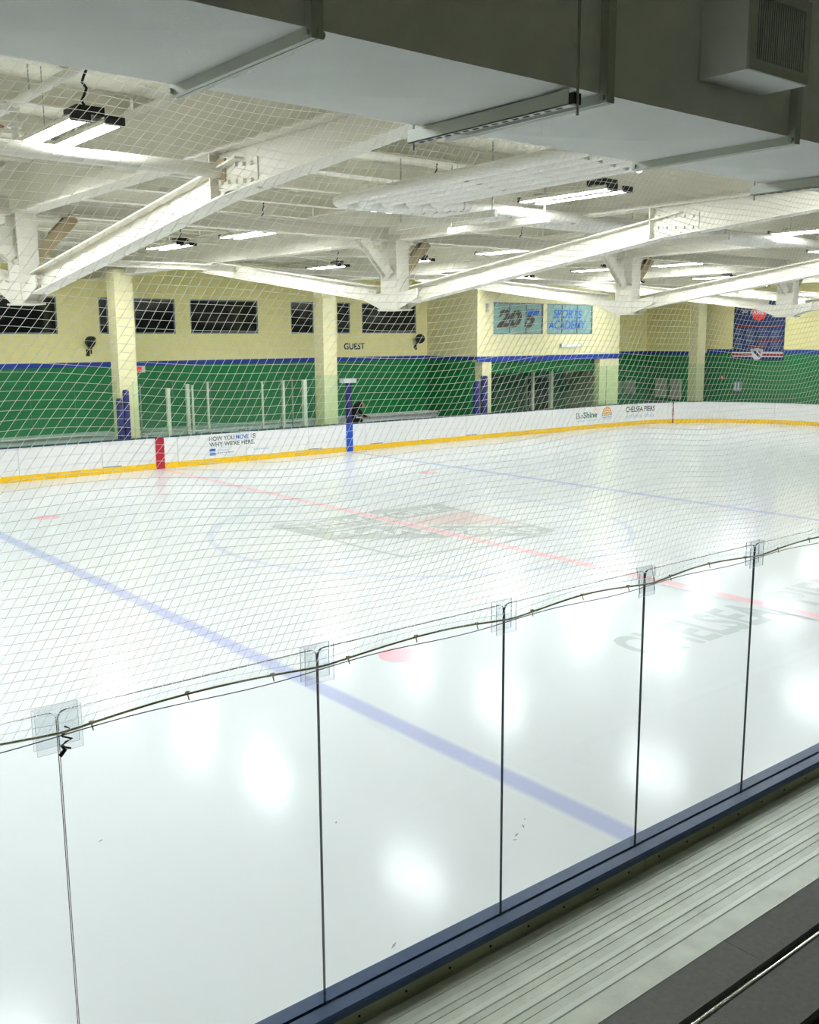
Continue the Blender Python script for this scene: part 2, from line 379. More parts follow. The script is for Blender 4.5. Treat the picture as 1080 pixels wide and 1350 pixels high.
# projecting block with the academy windows
AW = [(15.31, 18.29), (18.54, 21.53)]; YB = 26.8; Z0A, Z1A = 4.25, 5.56
q = wall_with_holes(14.4, 23.45, YB, YB+.3, 3.12, ZC, AW, Z0A, Z1A)
q.box(14.4, 14.7, YB+.3, YD, 3.2, ZC); q.box(23.15, 23.45, YB+.3, YD+.3, -.02, ZC); q.box(14.7, 15.22, YB, YB+.45, -.02, 3.12); q.box(22.1, 23.45, YB, YB+.3, -.02, 3.12)
struct('wall_block', q, M_PILLAR, 'cream projecting wall with two lettered windows')
q = MB(); q.box(14.4, 14.7, YB+.45, YD, -.02, 3.2); q.box(14.7, 23.15, YD-.2, YD, -.02, 3.6); q.box(14.7, 23.15, YB+.3, YD-.2, 3.12, 3.3)
q.box(15.22, 22.1, YB+.35, YB+.5, 2.62, 3.12)
struct('wall_block_recess', q, M_GREEN, 'green walls and bulkhead of the opening below academy windows')
q = MB(); q.box(14.38, 23.45, YB-.015, YB, 3.12, 3.34); q.box(14.385, 14.4, YB, YD, 3.2, 3.34); struct('trim_2', q, M_STRIPE, 'royal blue stripe on projecting cream wall')
for i, (a, b) in enumerate(AW):
    f = MB(); t = .05
    f.box(a, b, YB+.02, YB+.1, Z0A, Z0A+t); f.box(a, b, YB+.02, YB+.1, Z1A-t, Z1A); f.box(a, a+t, YB+.02, YB+.1, Z0A+t, Z1A-t); f.box(b-t, b, YB+.02, YB+.1, Z0A+t, Z1A-t)
    for k in (1, 2): f.box(a+(b-a)*k/3-.02, a+(b-a)*k/3+.02, YB+.03, YB+.09, Z0A+t, Z1A-t)
    wo = struct('window_%d' % (8+i), f, M_WINFRAME, ['teal window with big 205 lettering', 'teal window with blue SPORTS ACADEMY lettering'][i])
    for k in range(3):
        p = MB(); p.box(a+(b-a)*k/3+.02, a+(b-a)*(k+1)/3-.02, YB+.055, YB+.07, Z0A+t, Z1A-t); obj('pane', p, M_WINTEAL, wo)
    fn = lambda x, z: (x, YB+.05, z)
    if i == 0:
        text('window_lettering', '20', fn, a+.2, a+1.72, Z0A+.27, Z0A+1.02, M_BROWNPRINT, wo, .05, .25)
        text('window_lettering', '5', fn, a+1.85, a+2.62, Z0A+.27, Z0A+1.02, M_BROWNPRINT, wo, .05, .25)
        q = MB(); q.prism([(a+1.98, Z0A+.8), (a+2.72, Z0A+.8), (a+2.8, Z0A+1.04), (a+2.06, Z0A+1.04)], lambda x, z, d: (x, d, z), YB+.042, YB+.048); obj('window_print', q, M_TEXTBLUE, wo)
    else:
        text('window_lettering', 'SPORTS', fn, a+.42, a+2.3, Z0A+.68, Z0A+1.08, M_TEXTBLUE, wo, .03, .2)
        text('window_lettering', 'ACADEMY', fn, a+.1, a+2.6, Z0A+.2, Z0A+.6, M_TEXTBLUE, wo, .03, .2)
# right-hand recess, its side wall, corner pier and end wall
q = MB(); q.box(23.45, 29.6, YD, YD+.3, 3.2, ZC); q.box(29.6, 29.9, 27.3, YD+.3, 3.2, ZC); struct('wall_recess', q, M_CREAM, 'shaded cream upper wall of the corner recess')
q = MB(); q.box(23.45, 29.6, YD, YD+.3, -.02, 3.2); q.box(29.6, 29.9, 27.3, YD+.3, -.02, 3.2); struct('wall_recess_lower', q, M_GREEN, 'shaded green lower wall of the corner recess')
q = MB(); q.box(23.45, 29.6, YD-.012, YD, 3.2, 3.36); q.box(29.588, 29.6, 27.3, YD-.012, 3.2, 3.36); struct('trim_3', q, M_STRIPE, 'dark blue stripe inside the corner recess')
q = MB(); q.box(XE, XE+.3, -9, YD+.3, 3.25, ZC); struct('wall_right', q, M_CREAM, 'cream upper end wall behind the banner')
q = MB(); q.box(XE, XE+.3, -9, YD+.3, -.02, 3.25); struct('wall_right_lower', q, M_GREEN, 'bright green lower end wall')
q = MB(); q.box(XE-.012, XE, -9, 27.3, 3.25, 3.46); struct('trim_4', q, M_STRIPE, 'royal blue stripe on the end wall')
q = MB(); q.box(-32.3, -32, -9, YD+.3, -.02, ZC); struct('wall_left', q, M_CREAM, 'cream end wall beyond the left of the frame')
q = MB(); q.box(-32, XE, -8.99, -8.7, -.02, ZC); struct('wall_near', q, M_DARKWALL, 'cream rear wall behind the stands')

# ================================================================== THINGS
# ---------------------------------------------------------------- pillars
def pillar(x0, x1, y0, y1, label):
    t = thing('pillar', ((x0+x1)/2, (y0+y1)/2, -.02), label, 'pillar', 'cream pillars behind the far boards')
    q = MB(); q.box(x0, x1, y0, y1, -.02, 6.28); obj('shaft', q, M_PILLAR, t)
    q = MB(); q.box((x0+x1)/2-.09, (x0+x1)/2+.09, y0+.2, y1-.2, 6.28, ZC); obj('roof_stub', q, M_PURLIN, t)
    q = MB(); q.box(x0-.04, x1+.04, y0-.04, y1+.04, -.02, .14); obj('plinth', q, M_PILLAR, t)
pillar(-1.0, -.4, 26.8, 27.4, 'square cream pillar left of the red board stripe')
pillar(6.79, 7.38, 26.8, 27.4, 'square cream pillar left of the blue board stripe')
pillar(29.62, 30.3, 26.8, 27.29, 'cream corner pillar left of the navy banner')

# ---------------------------------------------------------------- roof trusses
TL = ['white steel roof truss with its low node at the left edge', 'white steel roof truss with its node above the GUEST lettering', 'white steel roof truss with its node above the academy windows',
      'white steel roof truss with its node in front of the banner', 'farthest white steel roof truss, only its far half in view']
def truss(x, label):
    t = thing('roof_truss', (x, YN, ZC), label, 'roof truss', 'white steel roof trusses')
    q = MB(); q.ibeam((x, -8.6, 6.48), (x, YD-.05, 6.48), .76, .3, .03, .025); obj('girder', q, M_STEEL, t)
    for sgn in (-1, 1):
        q = MB(); a = (x, YN+sgn*.62, 5.0 if sgn < 0 else 5.06); b = (x, YN-7.15, 5.84) if sgn < 0 else (x, YN+8.4, 6.08); q.ibeam(a, b, .33, .26); c = obj('bottom_chord', q, M_STEEL, t)
        if sgn < 0:
            # haunch: tapered plate continuing the chord up to the girder
            y0, y1 = YN+sgn*6.6, YN+sgn*12.2
            q = MB(); q.prism([(y0, 6.1), (y0, 5.62), (y0+sgn*.5, 5.66), (y1, 6.03), (y1, 6.1)], lambda a_, b_, d: (d, a_, b_), x-.015, x+.015)
            q.bar((x, y0+sgn*.3, 5.65), (x, y1, 6.03), .26, .025); obj('haunch_plate', q, M_STEEL, t)
            # bolted splice
            q = MB(); ym = YN+sgn*7.0
            q.prism([(ym-.42, 5.66), (ym+.42, 5.72), (ym+.42, 6.03), (ym-.42, 5.97)], lambda a_, b_, d: (d, a_, b_), x-.03, x+.03); sp = obj('splice_plate', q, M_STEEL, t)
            q = MB()
            for k in range(5):
                for dz in (.07, .24):
                    for s2 in (-1, 1): q.box(x+s2*.045-.016, x+s2*.045+.016, ym-.34+k*.16, ym-.30+k*.16, 5.68+k*.012+dz-.02, 5.68+k*.012+dz+.02)
            obj('bolts', q, M_STEEL, sp)['kind'] = 'stuff'
            q = MB(); q.box(x-.13, x+.13, YN+sgn*6.58-.012, YN+sgn*6.58+.012, 5.6, 6.1); obj('stiffener', q, M_STEEL, t)
        # node bolts
        q = MB()
        for k in range(3):
            for dz in (-.07, .07):
                for s2 in (-1, 1): q.box(x+s2*.03-.012, x+s2*.03+.012, YN+sgn*(.62+k*.12)-.02, YN+sgn*(.62+k*.12)+.02, 5.0+k*.015+dz-.02, 5.0+k*.015+dz+.02)
        obj('bolts', q, M_STEEL, c)['kind'] = 'stuff'
    # king post: H section
    q = MB(); q.box(x-.16, x+.16, YN-.27, YN-.24, 4.72, 6.1); q.box(x-.16, x+.16, YN+.24, YN+.27, 4.72, 6.1); q.box(x-.015, x+.015, YN-.24, YN+.24, 4.72, 6.1)
    q.box(x-.16, x-.14, YN-.24, YN+.24, 4.72, 5.4); q.box(x-.2, x+.2, YN-.34, YN+.34, 4.69, 4.72); obj('king_post', q, M_STEEL, t)
    for s2 in (-1, 1):
        q = MB(); q.prism([(-.3, 4.72), (.3, 4.72), (.9, 4.93), (.9, 5.12), (.28, 5.04), (-.28, 5.04), (-.9, 5.12), (-.9, 4.93)], lambda a_, b_, d: (d, YN+a_, b_), x+s2*.135-.008, x+s2*.135+.008)
        obj('gusset_plate', q, M_STEEL, t)
        q = MB(); q.ibeam((x+s2*.17, YN, 5.42), (x+s2*.85, YN, 6.12), .17, .2, .018, .014, (0, 1, 0)); b = obj('knee_brace', q, M_STEEL if s2 < 0 else M_BROWN, t)
        q = MB(); q.prism([(.15, 5.3), (.5, 5.8), (.15, 5.95)], lambda a_, b_, d: (x+s2*a_, d, b_), YN-.008, YN+.008); obj('brace_gusset', q, M_STEEL, t)
for x, l in zip(TX, TL): truss(x, l)
# longitudinal members between trusses
BAYS = [(-15.82, TX[0])]+list(zip(TX[:-1], TX[1:]))+[(TX[-1], 29.8)]
bn = ['left-hand bay', 'second bay', 'third bay', 'fourth bay', 'fifth bay', 'last bay']
for (a, b), n in zip(BAYS, bn):
    q = MB(); q.ibeam((a+.16, YN, 6.24), (b-.16, YN, 6.24), .26, .22)
    tag(obj('tie_beam', q, M_STEEL), 'white steel beam joining the king posts in the %s' % n, 'beam', 'beams joining the king posts')
    q = MB(); q.ibeam((a+.03, YN+6.65, 5.92), (b-.03, YN+6.65, 5.92), .15, .15)
    tag(obj('tie_strut', q, M_STEEL), 'white strut between the far truss splices in the %s' % n, 'beam', 'struts between the far truss splices')
    if n != 'left-hand bay': continue
    q = MB(); q.tube([(a+.03, 6.55, 5.92), (b-.03, 6.55, 5.92)], .075, 14)
    o = tag(obj('brace_pipe', q, M_STEEL), 'round white brace pipe passing below the nearest lamp', 'pipe', 'brace pipes between the near truss splices')
    for e in (a+.03, b-.05): q = MB(); q.box(e, e+.02, 6.43, 6.67, 5.8, 6.04); obj('end_plate', q, M_BROWN, o)
for (a, b), n in list(zip(BAYS, bn))[:5]:
    q = MB(); q.tube([(a+.1, 24.9, 6.6), (b-.1, 20.6, 6.6)], .035, 8); q.tube([(a+.1, 20.6, 6.62), (b-.1, 24.9, 6.62)], .035, 8)
    q.box((a+b)/2-.1, (a+b)/2+.1, 22.65, 22.85, 6.57, 6.65)
    tag(obj('cross_bracing', q, M_STEEL), 'thin white crossed roof bracing over far boards in the %s' % n, 'bracing', 'crossed roof bracing')

# ---------------------------------------------------------------- pipe bundle: five wrapped pipes turning a corner
def arc(c, r, a0, a1, e1, e2, n=8):
    return [Vector(c)+Vector(e1)*r*math.cos(a0+(a1-a0)*k/n)+Vector(e2)*r*math.sin(a0+(a1-a0)*k/n) for k in range(n+1)]
ords = ['outermost', 'second', 'middle', 'fourth', 'innermost']
for k in range(5):
    xk = -4.95+.22*k; yk = 9.25-.30*k; z = 6.14-.015*k; R = .3
    path = [(xk-.35+.0*k, .6, z), (xk, yk-R, z)]+arc((xk+R, yk-R, z), R, math.pi, math.pi/2, (1, 0, 0), (0, 1, 0))[1:]+[(TX[1]-.05, yk, z)]
    q = MB(); q.tube(path, .082, 14)
    o = tag(obj('wrapped_pipe', q, M_PIPE), '%s thick white wrapped pipe bending to the right below roof' % ords[k], 'pipe', 'wrapped pipes turning below the roof')
    q = MB()
    for yy in (2.2, 4.2, 6.2): q.tube([(xk-.05, yy-.012, z), (xk-.05, yy+.012, z)], .087, 12)
    for xx in (-3.4, -2.1): q.tube([(xx-.012, yk, z), (xx+.012, yk, z)], .087, 12)
    obj('clamp_band', q, M_ZINC, o)['kind'] = 'stuff'
    q = MB(); q.tube([(TX[1]+.05, yk, z), (TX[2]-.05, yk, z)], .082, 14)
    tag(obj('wrapped_pipe', q, M_PIPE), '%s white wrapped pipe running on past the second truss' % ords[k], 'pipe', 'wrapped pipes past the second truss')
for j, (x, y0, y1, n) in enumerate([(-3.3, 7.4, 9.7, 'at the pipe bend'), (-2.2, 7.4, 9.7, 'right of the pipe bend'), (2.6, 7.4, 9.7, 'in the third bay')]):
    t = thing('pipe_hanger', (x, (y0+y1)/2, ZC), 'white trapeze hanger under the wrapped pipes %s' % n, 'hanger', 'trapeze hangers under the pipes')
    q = MB(); q.bar((x, y0, 5.92), (x, y1, 5.92), .06, .1); obj('cross_bar', q, M_STEEL, t)
    for y in (y0+.08, y1-.08): q = MB(); q.tube([(x, y, 5.9), (x, y, ZC)], .012, 6); obj('hanger_rod', q, M_ZINC, t)
# sprinkler drop near the first lamp
t = thing('sprinkler_pipe', (-9.5, 8.6, ZC), 'white sprinkler pipe drop beside the nearest ceiling lamp', 'pipe')
for yy in (5.4, 8.0): q = MB(); q.tube([(-9.75, yy, 6.75), (-9.75, yy, ZC)], .008, 6); obj('hanger_rod', q, M_ZINC, t)
q = MB(); q.tube([(-9.75, 9.4, 6.75), (-9.75, 5.0, 6.75)], .05, 12); obj('branch_pipe', q, M_PIPE, t)
q = MB(); q.tube([(-9.75, 8.55, 6.72), (-9.75, 8.55, 6.2)], .04, 12); obj('drop_pipe', q, M_PIPE, t)
q = MB(); q.tube([(-9.75, 8.55, 6.66), (-9.75, 8.55, 6.8)], .07, 12); obj('coupling', q, M_PIPE, t)
q = MB(); q.tube([(-9.75, 8.55, 6.5), (-9.75, 8.55, 6.53)], .085, 12); obj('escutcheon', q, M_PIPE, t)
q = MB(); q.tube([(-9.75, 9.15, 6.7), (-9.75, 9.15, 6.62)], .012, 8); q.tube([(-9.75, 9.15, 6.62), (-9.75, 9.15, 6.605)], .075, 10); obj('sprinkler_head', q, M_RUST, t)

# ---------------------------------------------------------------- lamps
def make_lamp(ZL):
    t = thing('ceiling_lamp', (0, 0, 0), 'x', 'lamp', 'twin-bar ceiling lamps')
    for s2 in (-1, 1):
        q = MB(); q.prism([(-.097, -.014), (-.09, -.014), (-.09, .002), (.09, .002), (.09, -.014), (.097, -.014), (.092, .02), (.06, .05), (-.06, .05), (-.092, .02)], lambda a, b, d: (s2*.17+a, d, b), -.86, .86); h = obj('housing', q, M_STEEL, t)
        q = MB(); q.prism([(-.085, 0), (-.085, -.012), (.085, -.012), (.085, 0)], lambda a, b, d: (s2*.17+a, d, b), -.85, .85); obj('light_bar', q, M_LIGHT, t)
        for e in (-.9, .86): q = MB(); q.box(s2*.17-.097, s2*.17+.097, e, e+.04, -.03, .055); obj('end_cap', q, M_BLACK, t)
    for e in (-.6, .5): q = MB(); q.box(-.2, .2, e, e+.1, .05, .08); obj('cross_bar', q, M_ZINC, t)
    q = MB(); q.box(-.14, .14, -.72, -.38, .08, .16); obj('driver_box', q, M_BLACK, t)
    pts = [(0, -.55, .12)]+[(.02*math.sin(k*2.1), -.55-.02*math.cos(k*1.7)-.01*k, .12+(ZC-ZL-.12)*k/14) for k in range(1, 15)]
    q = MB(); q.tube(pts, .014, 6); obj('power_cord', q, M_BLACK, t)
    for yy in (.55,):
        q = MB(); q.tube([(0, yy, .06), (0, yy, ZC-ZL)], .006, 5); obj('chain', q, M_ZINC, t)
    return t
LAMPS = [(-9.74, 7.08, 'nearest glaring twin-bar lamp at upper left'), (-2.15, 6.95, 'glaring twin-bar lamp below the wrapped pipes'), (5.53, 7.36, 'glaring twin-bar lamp cut by the right edge'),
         (-12.6, 3.2, 'unseen twin-bar lamp added above the duct at left to brighten the near ice'), (-2.3, 2.9, 'unseen twin-bar lamp added above the duct and pipes to brighten the near ice'),  # unseen lamps above the duct, added to brighten the near ice
         (-2.35, 10.5, 'twin-bar lamp hidden behind the pipe bend'), (5.2, 10.5, 'twin-bar lamp behind the second truss splice'), (12.6, 10.5, 'twin-bar lamp right of the third truss node'),
         (-2.2, 16.4, 'right one of two small lamps left of the second truss node'), (5.6, 16.3, 'small lamp between the second and third truss nodes'), (13.6, 16.5, 'small lamp right of the third truss node'),
         (-2.3, 20.1, 'left one of two small lamps above the windows'), (5.7, 20.5, 'small lamp just right of the second truss node'), (13.4, 19.8, 'small lamp left of the third truss node'),
         (5.03, 23.9, 'small distant lamp above the second cream pillar'), (-2.5, 24.9, 'small distant lamp above the first cream pillar'), (20.9, 24.6, 'small distant lamp added over the corner recess to brighten the far walls'), (14.2, 24.6, 'small distant lamp over the academy wall'),  # the corner recess lamp is added to lift the far walls
         (20.9, 10.5, 'far lamp of the fifth bay nearest the glass'), (20.9, 16.4, 'far lamp of the fifth bay in midfield'), (20.9, 20.1, 'far lamp of the fifth bay by the boards'),
         (28.3, 23.2, 'farthest lamp, added just in front of the banner to brighten the end wall'), (27.5, 10.5, 'farthest lamp by the end wall nearest the glass'), (27.5, 18.5, 'farthest lamp by the end wall and corner boards')]  # the lamp at the banner is added to brighten the end wall
for x in (-9.9, -17.5, -25.1):  # unseen lamps out of frame, added to light the hall from the left
    for y in (10.5, 16.3, 20.2): LAMPS.append((x, y, 'unseen twin-bar lamp added to light the hall, in the bays left of view'))
lamp0 = make_lamp(6.4); lampn = make_lamp(6.2)
for i, (x, y, l) in enumerate(LAMPS):
    src = lampn if i < 3 else lamp0
    o = src if i in (0, 3) else copy_tree(src)
    o.location = (x, y, 6.2 if i < 3 else 6.4); o['label'] = l

# ---------------------------------------------------------------- air duct
DY0, DY1, DZ0, DZ1 = -.74, .13, 5.06, 5.98
duct = thing('air_duct', (-10.5, -.3, DZ0), 'big rectangular air duct hanging over the near glass', 'duct')
JX = [-14.61, -13.27, -11.93, -10.585, -9.24, -7.9, -6.56, -5.22]
for a, b in zip(JX[:-1], JX[1:]):
    q = MB(); cx = (a+b)/2; cy = (DY0+DY1)/2
    vs = [(a, DY0, DZ0), (b, DY0, DZ0), (b, DY1, DZ0), (a, DY1, DZ0), (cx, cy, DZ0-.03)]
    q.add(vs, [(0, 4, 1), (1, 4, 2), (2, 4, 3), (3, 4, 0)])
    for y, e in ((DY0, -.008), (DY1, .012)):
        vs = [(a, y, DZ0), (b, y, DZ0), (b, y, DZ1), (a, y, DZ1), (cx, y+e, (DZ0+DZ1)/2)]
        q.add(vs, [(0, 1, 4), (1, 2, 4), (2, 3, 4), (3, 0, 4)])
    q.add([(a, DY0, DZ1), (b, DY0, DZ1), (b, DY1, DZ1), (a, DY1, DZ1)], [(0, 1, 2, 3)])
    obj('duct_section', q, M_DUCT, duct)
for x in JX[1:-1]:
    q = MB(); h = .022; e = .038
    q.box(x-h, x-.003, DY0-e, DY1+e, DZ0-e, DZ0); q.box(x+.003, x+h, DY0-e, DY1+e, DZ0-e, DZ0); q.box(x-.003, x+.003, DY0-e+.004, DY1+e-.004, DZ0-e+.005, DZ0)
    q.box(x-h, x+h, DY0-e, DY0, DZ0, DZ1); q.box(x-h, x+h, DY1, DY1+e, DZ0, DZ1)
    f = obj('flange', q, M_DUCTEDGE, duct)
    q = MB()
    for y in (DY0+.2, DY0+.48, DY0+.72): q.box(x+h, x+h+.012, y-.05, y+.05, DZ0-e+.002, DZ0-e+.01)
    for y in (DY0-.02, DY1+.02): q.tube([(x-h-.012, y, DZ0-.02), (x+h+.012, y, DZ0-.02)], .011, 8)
    obj('flange_clip', q, M_ZINC, f)['kind'] = 'stuff'
# slotted strut hangers
def strut(x):
    q = MB(); z = DZ0-.07
    q.box(x-.022, x-.018, DY0-.02, DY1+.06, z, z+.055); q.box(x+.018, x+.022, DY0-.02, DY1+.06, z, z+.055); q.box(x-.022, x+.022, DY0-.02, DY1+.06, z, z+.004)
    st = obj('strut_hanger', q, M_ZINC, duct)
    q = MB()
    for k in range(15): q.box(x-.007, x+.007, DY0+.03+k*.058, DY0+.06+k*.058, z-.0015, z+.001)
    obj('slot_shade', q, M_DARKGAP, st)['kind'] = 'stuff'  # dark patches on the solid strut paint the shade of its holes
    q = MB()
    q.tube([(x, DY0-.045, z-.04), (x, DY0-.045, ZC)], .006, 6); q.tube([(x, DY1+.045, z-.03), (x, DY1+.045, ZC)], .006, 6); obj('hanger_rod', q, M_ZINC, st)
    q = MB(); q.box(x-.02, x+.02, DY0-.045, DY0-.02, z, z+.04); obj('end_cap', q, M_BLACK, st)
strut(-10.78); strut(-8.07); strut(-13.45)
# grille box on the duct side
gx0, gx1, gy, gz0, gz1 = -9.98, -9.53, -.98, 5.2, 5.53
q = MB(); q.box(gx0, gx1, gy+.012, DY0-.006, gz0, gz1); g = obj('grille_box', q, M_DUCT, duct)
q = MB(); t = .045
q.box(gx0, gx1, gy, gy+.012, gz0, gz0+t); q.box(gx0, gx1, gy, gy+.012, gz1-t, gz1); q.box(gx0, gx0+t, gy, gy+.012, gz0+t, gz1-t); q.box(gx1-t, gx1, gy, gy+.012, gz0+t, gz1-t)
obj('grille_frame', q, M_DUCTEDGE, g)
q = MB(); q.box(gx0+t, gx1-t, gy+.0105, gy+.0115, gz0+t, gz1-t); obj('grille_shade_sheet', q, M_DARKGAP, g)  # dark sheet paints the shade behind the louvres
n = 22
sl = MB(); sl.box(-.003, .003, -.004, .004, gz0+t, gz1-t); slme = None
for k in range(n):
    xk = gx0+t+(k+.5)*(gx1-gx0-2*t)/n
    q = MB(); q.box(xk-.0018, xk+.0018, gy+.003, gy+.009, gz0+t, gz1-t); obj('louvre', q, M_DUCT, g)

# ---------------------------------------------------------------- near boards, glass, clips
nb = thing('rink_boards', (-10, .1, 0), 'near rink boards with a navy cap rail under the glass', 'rink boards')
XS = [-12.553+1.1435*k for k in range(-3, 11)]
for a, b in zip(XS[0::2], XS[2::2]):
    q = MB(); q.box(a+.004, b-.004, .12, .19, .2, 1.03); obj('board_panel', q, M_BOARD, nb)
    q = MB(); q.box(a+.004, b-.004, .12, .2, .002, .2); obj('kick_plate', q, M_YELLOW, nb)
    q = MB(); q.box(a+.002, b-.002, .012, .04, .0, 1.03); obj('back_panel', q, M_OLIVE, nb)
    q = MB()
    for k in range(8): q.tube([(a+.14+k*.285, .013, .985), (a+.14+k*.285, .009, .985)], .007, 8)
    obj('rivets', q, M_DARKGAP, nb)['kind'] = 'stuff'
x0, x1 = XS[0], XS[12]
q = MB(); q.prism([(.19, 1.03), (.19, 1.06), (.18, 1.07), (.1, 1.07), (.1, 1.055), (.08, 1.055), (.08, 1.07), (.006, 1.07), (-.004, 1.06), (-.004, 1.03)], lambda a, b, d: (d, a, b), x0, x1)
obj('cap_rail', q, M_NAVY, nb)
q = MB(); q.box(x0, x1, .085, .0995, 1.0552, 1.058); obj('glass_channel', q, M_DARKGAP, nb)
q = MB(); q.box(x0, x1, -.002, .012, .0, .955); obj('base_trim', q, M_OLIVE, nb)

nearlab = ['clear glass panel reaching past the left edge of frame', 'clear glass panel right of the leftmost clip', 'clear glass panel right of the second clip', 'clear glass panel right of the third clip', 'clear glass panel right of the fourth clip', 'clear glass panel right of the fifth clip']
ZG = 2.80
def glass_panel(a, b, label, group, fn, z0, z1, M, edge, n=1, th=.012, rad=.03):
    """fn(s, off, z); flat sheet with rounded upper corners; front/back faces clear, rims dark"""
    q = MB(); arcs = []
    c = [(a, z0), (b, z0)]
    for i in range(5): t = math.pi/2*i/4; c.append((b-rad+rad*math.cos(t), z1-rad+rad*math.sin(t)))
    for i in range(5): t = math.pi/2*(1+i/4); c.append((a+rad+rad*math.cos(t), z1-rad+rad*math.sin(t)))
    if n == 1:
        q.prism(c, lambda s_, z_, d: fn(s_, d, z_), -th/2, th/2)
        q.mi = [0, 0]+[1]*len(c)
    else:
        for k in range(n):
            s0 = a+(b-a)*k/n; s1 = a+(b-a)*(k+1)/n
            v = [fn(s_, o_, z_) for o_ in (-th/2, th/2) for s_, z_ in ((s0, z0), (s1, z0), (s1, z1), (s0, z1))]
            q.add(v, [(3, 2, 1, 0), (4, 5, 6, 7)]); q.add(v, [(3, 7, 6, 2)], 1)
            if k == 0: q.add(v, [(0, 4, 7, 3)], 1)
            if k == n-1: q.add(v, [(1, 2, 6, 5)], 1)
    return tag(obj('rink_glass', q, [M, edge]), label, 'glass panel', group)
nf = lambda s_, o_, z_: (s_, YG+o_, z_)
for k in range(-1, 7):
    a = XS[3+k-0]; b = a+1.1435
    lab = nearlab[k+1] if 0 <= k+1 < 6 else 'clear glass panel beyond the right edge, %s after the fifth clip' % ['second', 'third', 'fourth'][k-5]
    glass_panel(a+.003, b-.003, lab, 'near side glass panels', nf, 1.0585, ZG, M_GLASS, M_GLASSEDGE)
cl = ['leftmost clear clip with a knotted cord', 'second clear clip from the left', 'third clear clip from the left', 'tilted fourth clear clip from the left', 'rightmost clear clip on the glass top']
for k in range(5):
    x = XS[3+k]; zt = ZG+.018; zb = ZG-.15
    t = thing('glass_clip', (x, YG, ZG-.1), cl[k]+', bridging two panes', 'clip', 'clear clips bridging glass panes')
    sk = [.0, .0, .0, .055, .01][k]; hw = [.085, .075, .07, .07, .075][k]
    for yo, dx in ((-.018, 0), (.018, sk)):
        q = MB(); q.prism([(x-hw+dx, zb+.01*(yo > 0)), (x+hw+dx, zb+.01*(yo > 0)), (x+hw+dx*.3, zt), (x-hw+dx*.3, zt)], lambda a, b, d: (a, d, b), YG+yo-.002, YG+yo+.002)
        q.mi = [0, 0]+[1]*4; obj('plate', q, [M_CLIP, M_CLIPEDGE], t)
    q = MB(); q.bar((x-hw, YG, zt), (x+hw, YG, zt), .04, .004); obj('bridge', q, M_CLIP, t)
    if k == 0:
        q = MB(); pts = [(x+.018+.02*math.sin(i*1.9), YG-.03+.008*math.cos(i*2.3), 2.745-.012*i) for i in range(8)]; q.tube(pts, .004, 6); q.tube([(x+.0, YG-.035, 2.68), (x+.01, YG-.035, 2.66), (x-.01, YG-.035, 2.64)], .008, 6)
        obj('knotted_cord', q, M_BLACK, t)
for k in range(5):
    x = XS[3+k]
    t = thing('base_clip', (x, YG, 1.07), 'small clear clip at the foot of the %s pane joint' % ['leftmost', 'second', 'third', 'fourth', 'rightmost'][k], 'clip', 'small clips at the pane feet')
    for yo in (-.016, .016):
        q = MB(); q.box(x-.022, x+.022, YG+yo-.003, YG+yo+.003, 1.0702, 1.125); obj('jaw', q, M_CLIP, t)
    q = MB(); q.box(x+.03, x+.06, YG-.02, YG-.004, 1.0702, 1.082); obj('shim', q, M_CLIP, t)

# ---------------------------------------------------------------- safety net with rope
def rope_z(x):
    u = ((x-XS[3])/1.1435) % 1.0
    return 2.733+.03*math.sin(math.pi*u)**1.2
def net_pt(i, j, x0=-15.9):
    x = x0+.0415*i+.0255*j; z = 2.75+.0325*j
    top = min(1, j/80.)
    y = .036+.215*min(1, j/66)**.8+.018*math.sin(x*1.7+j*.05)*math.sin(math.pi*top)+.006*math.sin(x*5+j*.21)
    z += .035*math.sin(x*1.9+.6)*math.sin(math.pi*min(1, j/86.)) + .012*math.sin(x*4.3+j*.15)*min(1, j/10)
    x += .012*math.sin(z*5+x*2.)
    if j == 0: z = rope_z(x)
    elif j < 10: z += (rope_z(x)-2.75)*(1-j/10)
    return Vector((x, y, z))
NI, NJ = 292, 76
P = {}
for i in range(NI):
    for j in range(NJ):
        p = net_pt(i, j)
        if -14.3 < p.x < -4.0: P[i, j] = p
q = MB(); kn = MB()
ta = [2*math.pi*k/3+.5 for k in range(3)]
rad = .001
for (i, j), p in P.items():
    for d, e1, e2 in (((1, 0), Vector((0, 1, 0)), Vector((0, 0, 1))), ((0, 1), Vector((.79, 0, -.61)), Vector((0, 1, 0)))):
        r2 = P.get((i+d[0], j+d[1]))
        if r2 is None: continue
        vs = [c+(e1*math.cos(a)+e2*math.sin(a))*rad for c in (p, r2) for a in ta]
        q.add(vs, [(0, 1, 4, 3), (1, 2, 5, 4), (2, 0, 3, 5)])
    h = .0027
    kn.add([p+Vector(v)*h for v in ((1, 0, 0), (0, 1, 0), (-1, 0, 0), (0, -1, 0), (0, 0, 1.), (0, 0, -1.))],
           [(0, 1, 4), (1, 2, 4), (2, 3, 4), (3, 0, 4), (1, 0, 5), (2, 1, 5), (3, 2, 5), (0, 3, 5)])
net = thing('safety_net', (-9.5, .1, 2.74), 'white mesh safety net hanging above the near glass', 'net')
o = obj('netting', q, M_NET, net); o['kind'] = 'stuff'
o = obj('knots', kn, M_KNOT, net); o['kind'] = 'stuff'
pts = []
x = -14.3
while x < -4.0: pts.append((x, .042+.004*math.sin(x*7), rope_z(x))); x += .055
q = MB(); q.tube(pts, .0045, 6); obj('rope', q, M_ROPE, net)
q = MB()
